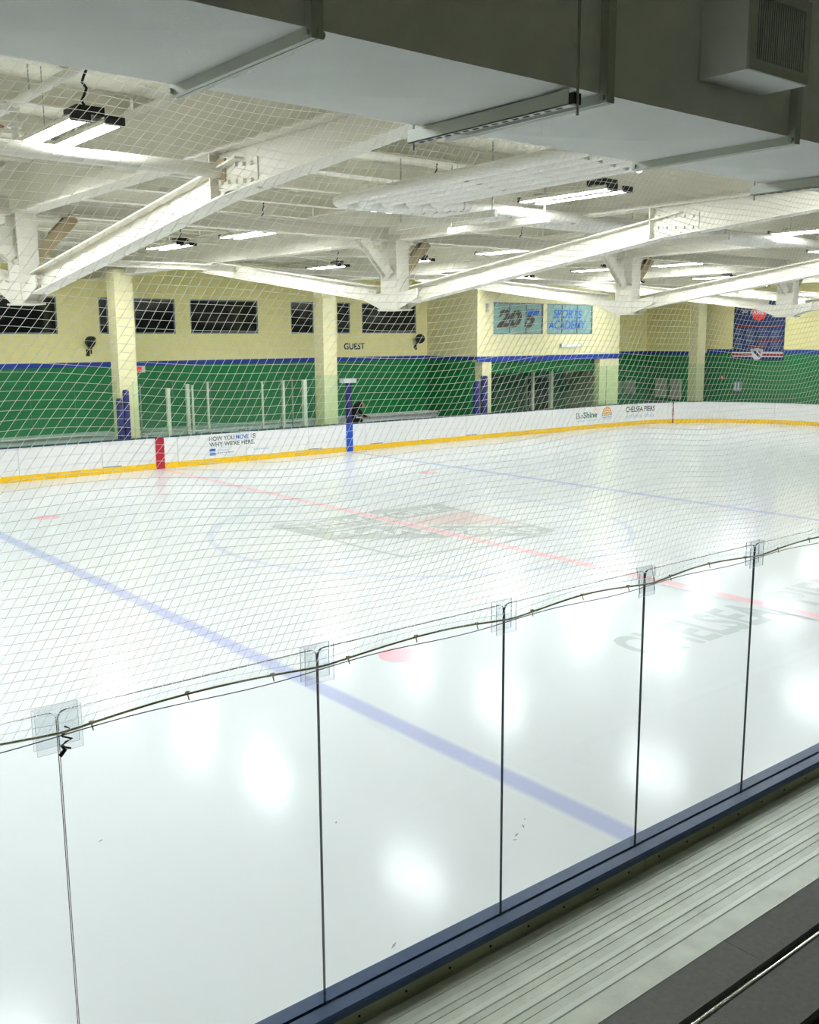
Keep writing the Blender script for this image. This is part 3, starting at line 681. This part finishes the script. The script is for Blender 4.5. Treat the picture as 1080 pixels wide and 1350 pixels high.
for k in range(24):
    xx = -14.0+.39*k; q.tube([(xx, .05, rope_z(xx)-.006), (xx+.003, .046, rope_z(xx)-.03)], .003, 5)
    q.tube([(xx-.008, .052, rope_z(xx)), (xx+.008, .052, rope_z(xx))], .0075, 6)
obj('rope_ties', q, M_ROPE, net)['kind'] = 'stuff'
q = MB(); q.tube([(xx, .045, 2.722+.008*math.sin((xx-XS[3])/1.1435*2*math.pi)) for xx in [-14.3+.1*k for k in range(103)]], .0022, 5); obj('cable', q, M_CABLE, net)
q = MB(); q.tube([(-14.3, .215, 5.22), (-4.0, .215, 5.22)], .006, 6); obj('top_cable', q, M_CABLE, net)

# ---------------------------------------------------------------- stands: aluminium deck planks, dark bench planks
edges = [-.004, -.078, -.208, -.34, -.478, -1.3]
pl = ['narrow aluminium deck plank against the board back', 'second aluminium deck plank from the boards', 'third aluminium deck plank from the boards', 'fourth aluminium deck plank from the boards', 'wide aluminium deck plank beside the charcoal bench']
for k, (a, b) in enumerate(zip(edges[:-1], edges[1:])):
    t = thing('deck_plank', (-10, (a+b)/2, .95), pl[k], 'plank', 'aluminium deck planks')
    q = MB(); q.prism([(a-.0015, .925), (a-.0015, .949), (a-.0025, .95), (b+.0025, .95), (b+.0015, .949), (b+.0015, .925)], lambda y, z, d: (d, y, z), -16, -4); obj('plank_body', q, M_ALU, t)
    if k:
        w_ = min(.138, a-b); c = a-w_*.52
        q = MB(); q.prism([(c-.022, .95), (c-.017, .954), (c+.017, .954), (c+.022, .95)], lambda y, z, d: (d, y, z), -16, -4); obj('tread_ridge', q, M_ALUBRIGHT, t)
q = MB(); q.box(-16, -4, -1.32, -.006, .86, .924)
tag(obj('stand_frame', q, M_DARKGAP), 'dark frame carrying the aluminium deck planks', 'frame')
ZB = 1.25
def bench(x0, x1, y0, y1, label, nose):
    t = thing('bench_plank', ((x0+x1)/2, (y0+y1)/2, ZB), label, 'bench plank', 'charcoal bench planks')
    q = MB(); q.box(x0+.0015, x1-.0015, y0, y1-.006, ZB-.045, ZB); obj('plank_body', q, M_RUBBER, t)
    q = MB(); q.box(x0+.0015, x1-.0015, y1-.006, y1, ZB-.045, ZB+.002); obj('nosing', q, nose, t)
    q = MB()
    for k in range(int((x1-x0-.4)//1.2)+1):
        q = MB(); q.box(x0+.3+1.2*k, x0+.36+1.2*k, y0+.03, y1-.03, .956, ZB-.045); obj('leg', q, M_DARKGAP, t)
bench(-16, -9.785, -1.18, -.958, 'charcoal bench plank left of the seam', M_ALUBRIGHT)
bench(-9.785, -4, -1.18, -.958, 'charcoal bench plank right of the seam', M_ALUBRIGHT)
bench(-16, -4, -1.51, -1.232, 'charcoal bench plank behind the polished rail', M_DARKGAP)
t = thing('bench_rail', (-10, -1.218, .95), 'polished metal rail between the charcoal bench planks', 'rail')
q = MB(); q.tube([(-16, -1.219, ZB-.012), (-4, -1.219, ZB-.012)], .0105, 12); obj('tube', q, M_CHROME, t)
for k in range(9): q = MB(); q.box(-15.5+1.3*k, -15.46+1.3*k, -1.228, -1.211, .956, ZB-.02); obj('post', q, M_DARKGAP, t)
# floor of the stand under and behind the camera side benches
q = MB(); q.box(-16, -4, -3.0, -1.33, .7, .86); tag(obj('stand_floor', q, M_FLOORDARK), 'dark floor of the stand below the benches', 'floor')

# ---------------------------------------------------------------- far boards
fb = thing('rink_boards', (0, W, 0), 'white far rink boards with yellow kick plate and adverts', 'rink boards')
def sweep(s0, s1, prof, n):
    q = MB(); m_ = len(prof)
    for k in range(n+1):
        s_ = s0+(s1-s0)*k/n; q.v += [rink(s_, o_, z_) for o_, z_ in prof]
    for k in range(n):
        for i in range(m_):
            q.f.append((k*m_+i, k*m_+(i+1) % m_, (k+1)*m_+(i+1) % m_, (k+1)*m_+i)); q.mi.append(0); q.sm.append(False)
    q.f.append(tuple(range(m_))[::-1]); q.f.append(tuple(n*m_+i for i in range(m_))); q.mi += [0, 0]; q.sm += [False]*2
    return q
seams = [-1.91+2.54*k for k in range(-5, 19)]
for a, b in zip(seams[:-1], seams[1:]):
    n = 1 if b <= 23.5 else 8
    obj('board_panel', sweep(a+.005, b-.005, [(.0, .19), (.0, 1.0), (.08, 1.0), (.08, .19)], n), M_BOARD, fb)
    obj('kick_plate', sweep(a+.003, b-.003, [(-.014, .002), (-.014, .19), (.08, .19), (.08, .002)], n), M_YELLOW, fb)
s0, s1 = seams[0], seams[-1]
obj('cap_rail', sweep(s0, s1, [(-.012, 1.0), (-.012, 1.03), (.2, 1.03), (.2, 1.0)], 90), M_CAPFAR, fb)
obj('board_back', sweep(s0, s1, [(.14, .0), (.14, 1.0), (.19, 1.0), (.19, .0)], 90), M_BENCH, fb)
for s_, hw, M, z0, l in ((0, .15, M_REDSTRIPE, .002, 'dark red stripe at the centre line'), (7.5, .15, M_BLUESTRIPE, .002, 'bright blue stripe at the blue line'), (26.3, .03, M_DARKRED, .002, 'thin dark red goal line stripe')):
    o = obj('board_stripe', sweep(s_-hw, s_+hw, [(-.018, z0), (-.018, 1.0), (-.0145, 1.0), (-.0145, z0)], 1), M, fb); o['label'] = l
fbm = lambda a, b: rink(a, -.004, b)
tb = [('HOW YOU', 1.77, 2.72, .77, .92, M_TEXTGREY), ('MOVE', 2.78, 3.27, .775, .925, M_TEXTBLUE), ('I', 3.36, 3.375, .78, .93, M_TEXTGREY), ('S', 3.42, 3.55, .78, .93, M_TEXTGREY), ("WHY WE'RE HERE.", 1.77, 3.5, .58, .73, M_TEXTGREY)]
for s_, a, b, c, d, M in tb: text('board_lettering', s_, fbm, a, b, c, d, M, fb, .022)
for z0, z1 in ((.29, .37), (.43, .51)):
    q = MB(); q.add([fbm(1.77, z0), fbm(1.99, z0), fbm(1.99, z1), fbm(1.77, z1)], [(0, 1, 2, 3)]); obj('board_logo', q, M_TEXTBLUE, fb)
q = MB(); q.add([fbm(1.77, .385), fbm(1.99, .385), fbm(1.99, .415), fbm(1.77, .415)], [(0, 1, 2, 3)]); obj('board_logo', q, M_TEXTPALE, fb)
# two unreadably small lines of print beside it: thin rows of dashes
def dashes(a, b, z, h, M, n):
    q = MB(); x = a
    while x < b:
        w_ = random.uniform(.03, .09); q.add([fbm(x, z), fbm(min(b, x+w_), z), fbm(min(b, x+w_), z+h), fbm(x, z+h)], [(0, 1, 2, 3)]); x += w_+.02
    obj('board_small_print', q, M, fb)['kind'] = 'stuff'
dashes(2.07, 2.5, .43, .04, M_TEXTPALE, 6); dashes(2.07, 2.68, .34, .035, M_BANGREY, 8); dashes(3.45, 4.05, .36, .04, M_TEXTPALE, 8)
text('board_lettering', 'Bin', fbm, 19.97, 20.42, .5, .76, M_TEXTGREY, fb, .0)
text('board_lettering', 'Shine', fbm, 20.45, 21.38, .5, .78, M_TEXTGREEN, fb, .025)
dashes(20.0, 21.4, .38, .03, M_TEXTPALE, 9)
def halfdisc(cx, z, r, r0, M, off=-.004, n=20):
    q = MB(); vs = [rink(cx+rr*math.cos(math.pi*i/n), off, z+rr*math.sin(math.pi*i/n)) for i in range(n+1) for rr in (r0, r)]
    q.add(vs, [(2*i, 2*i+1, 2*i+3, 2*i+2) for i in range(n)]); return obj('board_logo', q, M, fb)
halfdisc(21.25, .76, .2, .05, M_PEACH)
for r, r0, M in ((.35, .27, M_ORANGE), (.27, .24, M_BOARD), (.24, .17, M_ORANGE), (.17, .14, M_BOARD), (.14, .02, M_ORANGE)): halfdisc(22.07, .6, r, r0, M)
dashes(21.73, 22.42, .555, .03, M_TEXTGREEN, 6); dashes(21.75, 22.4, .46, .04, M_BANGREY, 6); dashes(21.75, 22.4, .39, .03, M_TEXTPALE, 6)
text('board_lettering', 'CHELSEA PIERS', fbm, 23.45, 25.3, .62, .88, M_TEXTDARK, fb, .02)
text('board_lettering', 'athletic club', fbm, 23.5, 25.25, .34, .54, M_TEXTPALE, fb, .0)
for s_ in (-1.6, 6.0, 8.75, 13.6):
    q = MB(); q.add([rink(s_-.3, -.003, .195), rink(s_+.3, -.003, .195), rink(s_+.3, -.003, .225), rink(s_-.3, -.003, .225)], [(0, 1, 2, 3)]); obj('drain_slot', q, M_BANGREY, fb)

# far glass
gf = lambda s_, o_, z_: rink(s_, .06+o_, z_)
ORD = ['first', 'second', 'third', 'fourth', 'fifth', 'sixth', 'seventh', 'eighth', 'ninth', 'tenth', 'eleventh']
def far_row(s0, s1, width, label, group):
    n = max(1, round((s1-s0)/width)); d = (s1-s0)/n
    for k in range(n):
        a = s0+k*d+.006; b = s0+(k+1)*d-.006
        glass_panel(a, b, label % ORD[k], group, gf, 1.032, 2.82, M_FARGLASS, M_CLIPEDGE, 1 if b < 23.5 else 5)
far_row(-14.6, -1.3, 1.4, 'clear far glass, %s pane of the row ending at the first pillar', 'far glass left of the first pillar')
far_row(-.78, 7.35, 1.36, 'clear far glass, %s pane right of the first pillar', 'far glass between the board stripes')
far_row(14.95, 23.45, 1.42, 'clear far glass, %s pane from left before the academy opening', 'far glass before the academy opening')
far_row(23.45, 37.5, 1.4, 'clear corner glass, %s pane after the BinShine advert', 'far glass round the corner')

# ---------------------------------------------------------------- bench area behind the far boards
def ledge(x0, x1, label):
    t = thing('bench_ledge', ((x0+x1)/2, 29.4, 0), label, 'ledge', 'white ledges along the back wall')
    q = MB(); q.box(x0, x1, 29.2, YD-.02, -.02, .93); obj('base', q, M_BENCH, t)
    q = MB(); q.box(x0, x1, 29.12, YD-.02, .93, .99); obj('top', q, M_BENCH, t)
ledge(-14, -.2, 'long white ledge left of the first pillar'); ledge(.3, 8.3, 'long white ledge behind the white stanchions'); ledge(8.6, 14.3, 'long white ledge right of the blue post')
# players' bench
t = thing('players_bench', (3, 28.0, 0), 'low white bench behind the advert boards', 'bench')
q = MB(); q.box(.2, 6.0, 27.8, 28.2, .95, 1.0); obj('seat', q, M_BENCH, t)
for x in (.5, 2.2, 4.0, 5.7): q = MB(); q.box(x-.04, x+.04, 27.85, 28.15, -.02, .95); obj('leg', q, M_ZINC, t)
stl = [(.72, 2.52, .055, 27.0), (1.72, 2.6, .055, 27.6), (1.95, 2.55, .035, 27.7), (2.85, 2.62, .035, 28.3), (4.65, 2.6, .03, 27.6), (5.4, 2.6, .045, 27.4), (6.05, 2.62, .07, 27.0)]
names = ['thick white stanchion right of the first pillar', 'left one of a close pair of white stanchions', 'right one of a close pair of white stanchions', 'slim white stanchion right of the pair', 'slim white stanchion left of the advert end', 'white stanchion second left of the second pillar', 'thick white stanchion nearest the second pillar']
def stanchion(x, zt, r, y, label, group='white stanchions of the bench enclosure'):
    t = thing('stanchion', (x, y, -.02), label, 'stanchion', group)
    q = MB(); q.box(x-r, x+r, y-r, y+r, -.005, zt); obj('post', q, M_STEEL, t)
    q = MB(); q.box(x-r-.03, x+r+.03, y-r-.03, y+r+.03, -.02, -.005); obj('foot_plate', q, M_ZINC, t)
    q = MB(); q.box(x-r-.008, x+r+.008, y-r-.008, y+r+.008, zt, zt+.02); obj('cap', q, M_STEEL, t)
for (x, zt, r, y), l in zip(stl, names): stanchion(x, zt, r, y, l)
stanchion(18.85, 2.6, .055, 27.9, 'left white stanchion in the academy opening', 'white stanchions in the academy opening')
stanchion(20.05, 2.62, .075, 27.9, 'right white stanchion in the academy opening', 'white stanchions in the academy opening')
t = thing('rear_glass_wall', (3.3, 28.4, 0), 'clear glass wall behind the white stanchions', 'glass wall')
for k in range(4):
    q = MB(); q.box(.4+1.5*k, 1.88+1.5*k, 28.4, 28.412, 1.02, 2.62); obj('pane', q, M_FARGLASS, t)
q = MB(); q.box(.35, 6.45, 28.38, 28.43, 1.0, 1.02); obj('sill', q, M_ZINC, t)
q = MB(); q.box(.35, .4, 28.38, 28.43, -.02, 2.64); q.box(6.4, 6.45, 28.38, 28.43, -.02, 2.64); obj('end_post', q, M_ZINC, t)
# pads
def pad(x0, x1, z1, y, label):
    t = thing('padded_post', ((x0+x1)/2, y, -.02), label, 'padded post', 'navy padded posts')
    q = MB(); n = 12; cx = (x0+x1)/2; r = (x1-x0)/2
    q.tube([(cx, y, -.02), (cx, y, z1-.05), (cx, y, z1)], [r, r, r*.75], 16); obj('pad', q, M_NAVYPAD, t)
    q = MB(); q.tube([(cx, y, 1.3), (cx, y, 1.34)], r*1.03, 16); q.tube([(cx, y, 2.1), (cx, y, 2.14)], r*1.03, 16); obj('strap', q, M_BLACK, t)
pad(-1.22, -1.02, 2.3, 26.62, 'shorter navy padded post by the first pillar'); pad(-1.0, -.8, 2.56, 26.6, 'taller navy padded post by the first pillar')
pad(14.08, 14.36, 2.36, 26.64, 'shorter navy padded post left of the academy opening'); pad(14.5, 14.8, 2.56, 26.64, 'taller navy padded post left of the academy opening')
t = thing('gate_post', (7.72, 26.62, -.02), 'slim navy gate post above the blue board stripe', 'post')
q = MB(); q.box(7.64, 7.8, 26.5, 26.66, -.02, 2.5); obj('post', q, M_NAVYPAD, t)
q = MB(); q.box(7.4, 8.02, 26.48, 26.7, 2.5, 2.66); obj('header', q, M_BENCH, t)
# fittings on the walls
text('wall_lettering_mesh', 'GUEST', lambda a, b: (a, YD-.004, b), 9.96, 11.02, 3.66, 3.93, M_TEXTDARK, None, .03)
g = bpy.data.objects['wall_lettering_mesh']; g.name = 'wall_lettering'; tag(g, 'dark GUEST lettering on the cream back wall', 'lettering')
def speaker(x, y, z, label, flip=1):
    t = thing('loudspeaker', (x, y, z), label, 'loudspeaker', 'dark wall loudspeakers')
    q = MB(); c = Vector((x, y-.3, z+.1)); d = Vector((flip*.5, -.75, -.35)).normalized()
    q.tube([c-d*.18, c-d*.12, c, c+d*.06], [.06, .15, .2, .21], 16); b = obj('horn', q, M_BLACK, t)
    q = MB(); q.tube([c+d*.061, c+d*.07], [.18, .16], 16); obj('cone', q, M_FLOORDARK, b)
    q = MB(); q.tube([(x, y-.005, z-.25), (x+.02*flip, y-.12, z-.1), tuple(c-d*.15)], .03, 8); q.tube([(x+.12*flip, y-.02, z-.3), tuple(c)], .02, 8); obj('bracket', q, M_BLACK, t)
    q = MB(); q.box(x-.06, x+.06, y-.02, y-.001, z-.38, z-.15); obj('wall_plate', q, M_BLACK, t)
speaker(-.72, YD, 3.95, 'dark loudspeaker on the back wall left of the first pillar'); speaker(13.75, YD, 4.0, 'dark loudspeaker on the back wall left of the academy wall', -1)
t = thing('exit_sign', (1.1, YD, 2.97), 'small red and white exit sign beside the first pillar', 'sign')
q = MB(); q.box(.92, 1.3, YD-.06, YD-.001, 2.97, 3.2); obj('case', q, M_WHITE, t)
q = MB(); q.box(.98, 1.16, YD-.065, YD-.0601, 3.0, 3.17); obj('lit_face', q, M_EXIT, t)
t = thing('wall_light', (20.0, YB, 3.66), 'slim white wall light under the academy windows', 'wall light')
q = MB(); q.box(19.38, 20.68, YB-.1, YB-.001, 3.68, 3.82); obj('diffuser', q, M_WHITE, t)
q = MB(); q.box(19.36, 19.4, YB-.105, YB-.001, 3.67, 3.83); q.box(20.66, 20.7, YB-.105, YB-.001, 3.67, 3.83); obj('end_cap', q, M_ZINC, t)
t = thing('wall_bracket', (14.9, YB, 5.2), 'white slanted bracket on the corner of the academy wall', 'bracket')
q = MB(); q.bar((14.95, YB-.04, 5.35), (15.45, YB-.5, 6.05), .07, .07); obj('arm', q, M_STEEL, t)
q = MB(); q.box(14.86, 15.0, YB-.03, YB-.001, 5.15, 5.5); obj('base_plate', q, M_ZINC, t)
for i, (y0, y1, z0, z1, l) in enumerate([(28.55, 29.2, .95, 1.95, 'left pale box on the side wall of the recess'), (27.65, 28.25, .9, 1.92, 'right pale box on the side wall of the recess')]):
    t = thing('wall_box', (29.59, (y0+y1)/2, z0), l, 'wall box', 'pale wall boxes in the recess')
    q = MB(); q.box(29.45, 29.599, y0, y1, z0, z1); obj('case', q, M_GREYBOX, t); q = MB(); q.box(29.44, 29.45, y0+.05, y1-.05, z0+.05, z1-.05); obj('door', q, M_GREYBOX, t)
for i, (x0, x1, l) in enumerate([(26.9, 27.5, 'left grey box on the back wall of the recess'), (27.8, 28.6, 'right grey box on the back wall of the recess')]):
    t = thing('wall_box', ((x0+x1)/2, YD, 1.2), l, 'wall box', 'grey boxes on the recess back wall')
    q = MB(); q.box(x0, x1, YD-.2, YD-.001, 1.2, 1.85); obj('case', q, M_GREYBOX, t); q = MB(); q.box(x0+.05, x1-.05, YD-.21, YD-.2, 1.25, 1.8); obj('door', q, M_ZINC, t)
t = thing('wall_dispenser', (XE, 25.35, 1.35), 'small pale dispenser on the green end wall below the banner', 'dispenser')
q = MB(); q.box(XE-.16, XE-.001, 25.14, 25.54, 1.35, 1.85); obj('case', q, M_BANGREY, t); q = MB(); q.box(XE-.165, XE-.16, 25.2, 25.3, 1.4, 1.8); q.box(XE-.165, XE-.16, 25.38, 25.48, 1.4, 1.8); obj('slot', q, M_BANWHITE, t)
t = thing('alarm_box', (XE, 26.28, 1.93), 'tiny reddish alarm box left of the pale dispenser', 'alarm')
q = MB(); q.box(XE-.1, XE-.001, 26.16, 26.4, 1.93, 2.14); obj('case', q, M_RUST, t); q = MB(); q.box(XE-.115, XE-.1, 26.24, 26.32, 1.99, 2.08); obj('lever', q, M_WHITE, t)
# door and wall behind the academy opening
t = tag(bpy.data.objects.new('door_1', None), 'dark glazed door at the right of the academy opening', None, None, 'structure'); COL.objects.link(t); t.location = (21.0, YD-.25, 0)
q = MB(); q.box(20.3, 20.4, YD-.28, YD-.2, -.02, 2.3); q.box(21.9, 22.0, YD-.28, YD-.2, -.02, 2.3); q.box(20.4, 21.9, YD-.28, YD-.2, 2.2, 2.3); obj('door_frame', q, M_ZINC, t)
q = MB(); q.box(20.4, 21.9, YD-.25, YD-.21, 0, 2.2); obj('door_leaf', q, M_FLOORDARK, t)
q = MB(); q.tube([(20.55, YD-.29, .95), (20.55, YD-.29, 1.25)], .015, 8); obj('handle', q, M_ZINC, t)

# ---------------------------------------------------------------- banner on the end wall
xb = XE-.05
t = thing('banner', (xb, 24.35, 2.95), 'navy hanging banner with red badge on the end wall', 'banner')
YL, YR, ZB0, ZB1 = 25.78, 22.96, 2.95, 5.95
q = MB(); n = 16
def bpos(u, z, d=0.): return (xb-.02*math.sin(u*9)*.5-d, YL+(YR-YL)*u, z)
for k in range(n):
    v = [bpos(uu, z, dd) for dd in (0, -.008) for uu, z in ((k/n, ZB0), ((k+1)/n, ZB0), ((k+1)/n, ZB1), (k/n, ZB1))]
    q.add(v, [(0, 1, 2, 3), (7, 6, 5, 4), (0, 4, 5, 1), (3, 2, 6, 7)])
obj('cloth', q, M_BANNER, t)
bm_ = lambda a, b: (xb-.022, YL+(YR-YL)*a, b)
def brect(a0, a1, z0, z1, M, name='banner_print', dx=0.):
    q = MB(); q.add([tuple(Vector(bm_(a, z))-Vector((dx, 0, 0))) for a, z in ((a0, z0), (a1, z0), (a1, z1), (a0, z1))], [(0, 1, 2, 3)]); return obj(name, q, M, t)
brect(0, 1, 3.09, 3.33, M_BANWHITE); brect(0, 1, 3.15, 3.26, M_BANDKRED, dx=.003)
text('banner_lettering', '20', bm_, .15, .27, 5.25, 5.42, M_BANWHITE, t, .02); text('banner_lettering', '24', bm_, .76, .88, 5.2, 5.38, M_BANWHITE, t, .02)
q = MB(); nn = 40
q.add([(xb-.025, YL+(YR-YL)*(.5+(.145+.012*math.cos(i*2*math.pi/5))*math.cos(2*math.pi*i/nn)), 5.26+(.4+.025*math.cos(i*2*math.pi/5))*math.sin(2*math.pi*i/nn)) for i in range(nn)], [tuple(range(nn))]); obj('badge', q, M_BANRED, t)
text('banner_lettering', 'FAMILY', lambda a, b: (xb-.03, YL+(YR-YL)*a, b), .33, .68, 5.17, 5.38, M_BANWHITE, t, .02, .1)
brect(.05, .95, 4.56, 4.63, M_BANDKRED); brect(.52, .95, 3.88, 3.95, M_BANDKRED); brect(.33, .66, 3.55, 3.63, M_BANDKRED)
for z in [4.46-.085*k for k in range(12)]:
    for a0, a1 in ((.05, .2), (.27, .45), (.52, .7), (.76, .94)):
        if random.random() < .82 and not (a0 > .5 and 3.84 < z < 3.98): brect(a0, a1-random.uniform(0, .06), z-.03, z, M_BANGREY)
q = MB(); q.add([(xb-.03, YL+(YR-YL)*(.5+a), 3.22+b) for a, b in ((-.12, .25), (0, .3), (.12, .25), (.1, -.05), (.06, -.24), (0, -.28), (-.06, -.24), (-.1, -.05))], [tuple(range(8))[::-1]]); obj('crest', q, M_BANWHITE, t)
q = MB(); q.add([(xb-.033, YL+(YR-YL)*(.5+a), 3.22+b) for a, b in ((-.09, .16), (-.04, .2), (.08, -.1), (.04, -.16))], [(3, 2, 1, 0)]); q.add([(xb-.033, YL+(YR-YL)*(.5+a), 3.22+b) for a, b in ((-.1, .21), (.1, .21), (.1, .24), (-.1, .24))], [(0, 1, 2, 3)]); obj('crest_print', q, M_BANNER, t)
q = MB(); q.add([(xb-.033, YL+(YR-YL)*(.5+a), 3.22+b) for a, b in ((.01, .17), (.09, .17), (.075, .0))], [(2, 1, 0)]); obj('crest_print', q, M_BANDKRED, t)
q = MB(); q.tube([(xb, YL+.06, ZB1), (xb, YR-.06, ZB1)], .02, 8); obj('hanging_rod', q, M_ZINC, t)

# ---------------------------------------------------------------- person sitting on the far bench, leaning forward
def person():
    x, y = 8.3, 27.35
    t = thing('person', (x, y, -.02), 'person in black hooded jacket leaning forward on bench by the blue post', 'person')
    V = [(0, 0, .98), (.03, 0, 1.15), (.16, 0, 1.36), (.3, 0, 1.5), (.38, 0, 1.53), (.48, 0, 1.56), (.55, 0, 1.57),      # pelvis .. head
         (.22, -.2, 1.42), (.36, -.26, 1.2), (.58, -.18, 1.12), (.66, -.16, 1.1),
         (.22, .2, 1.42), (.36, .26, 1.2), (.58, .18, 1.12), (.66, .16, 1.1),
         (.04, -.11, .96), (.44, -.14, .98), (.42, -.14, .55), (.4, -.14, .08), (.56, -.15, .05),
         (.04, .11, .96), (.44, .14, .98), (.42, .14, .55), (.4, .14, .08), (.56, .15, .05)]
    E = [(0, 1), (1, 2), (2, 3), (3, 4), (4, 5), (5, 6), (2, 7), (7, 8), (8, 9), (9, 10), (2, 11), (11, 12), (12, 13), (13, 14),
         (0, 15), (15, 16), (16, 17), (17, 18), (18, 19), (0, 20), (20, 21), (21, 22), (22, 23), (23, 24)]
    R_ = [.18, .2, .2, .13, .11, .135, .1, .09, .06, .045, .04, .09, .06, .045, .04, .1, .085, .065, .05, .045, .1, .085, .065, .05, .045]
    me = bpy.data.meshes.new('body'); me.from_pydata([(a, b*1.15, c+.02+(.06 if c > .9 else 0)) for a, b, c in V], E, []); me.materials.append(M_CLOTHBLACK)
    o = bpy.data.objects.new('body', me); COL.objects.link(o); o.parent = t
    md = o.modifiers.new('skin', 'SKIN'); md.use_smooth_shade = True
    for k, sv in enumerate(me.skin_vertices[0].data): sv.radius = (R_[k], R_[k]); sv.use_root = (k == 0)
    sd = o.modifiers.new('sub', 'SUBSURF'); sd.levels = 1; sd.render_levels = 2
    q = MB(); c = Vector((x+.62, y, 1.59)); q.tube([c+Vector((-.06, 0, .05)), c, c+Vector((.03, 0, -.03)), c+Vector((.02, 0, -.09))], [.06, .075, .065, .03], 12); obj('face', q, M_SKIN, t)
    for s2 in (-1, 1):
        q = MB(); h = Vector((x+.68, y+s2*.184, 1.16)); q.tube([h, h+Vector((.05, 0, -.01)), h+Vector((.09, 0, -.03))], [.035, .042, .03], 8)
        for f in range(4): q.tube([h+Vector((.08, (f-1.5)*.02, -.02)), h+Vector((.13, (f-1.5)*.021, -.045)), h+Vector((.14, (f-1.5)*.021, -.08+.006*abs(f-1))) ], .0095, 6)
        q.tube([h+Vector((.03, -s2*.035, -.01)), h+Vector((.08, -s2*.06, -.03)), h+Vector((.1, -s2*.055, -.05))], .01, 6)
        obj('hand', q, M_SKIN, t)
person()
t = thing('spectator_bench', (9.3, 27.35, -.02), 'white bench seat under the person in black', 'bench')
q = MB(); q.box(7.9, 10.5, 27.1, 27.6, .8, .86); obj('seat', q, M_BENCH, t)
for xx in (8.0, 9.2, 10.4): q = MB(); q.box(xx-.03, xx+.03, 27.15, 27.55, -.02, .8); obj('leg', q, M_ZINC, t)
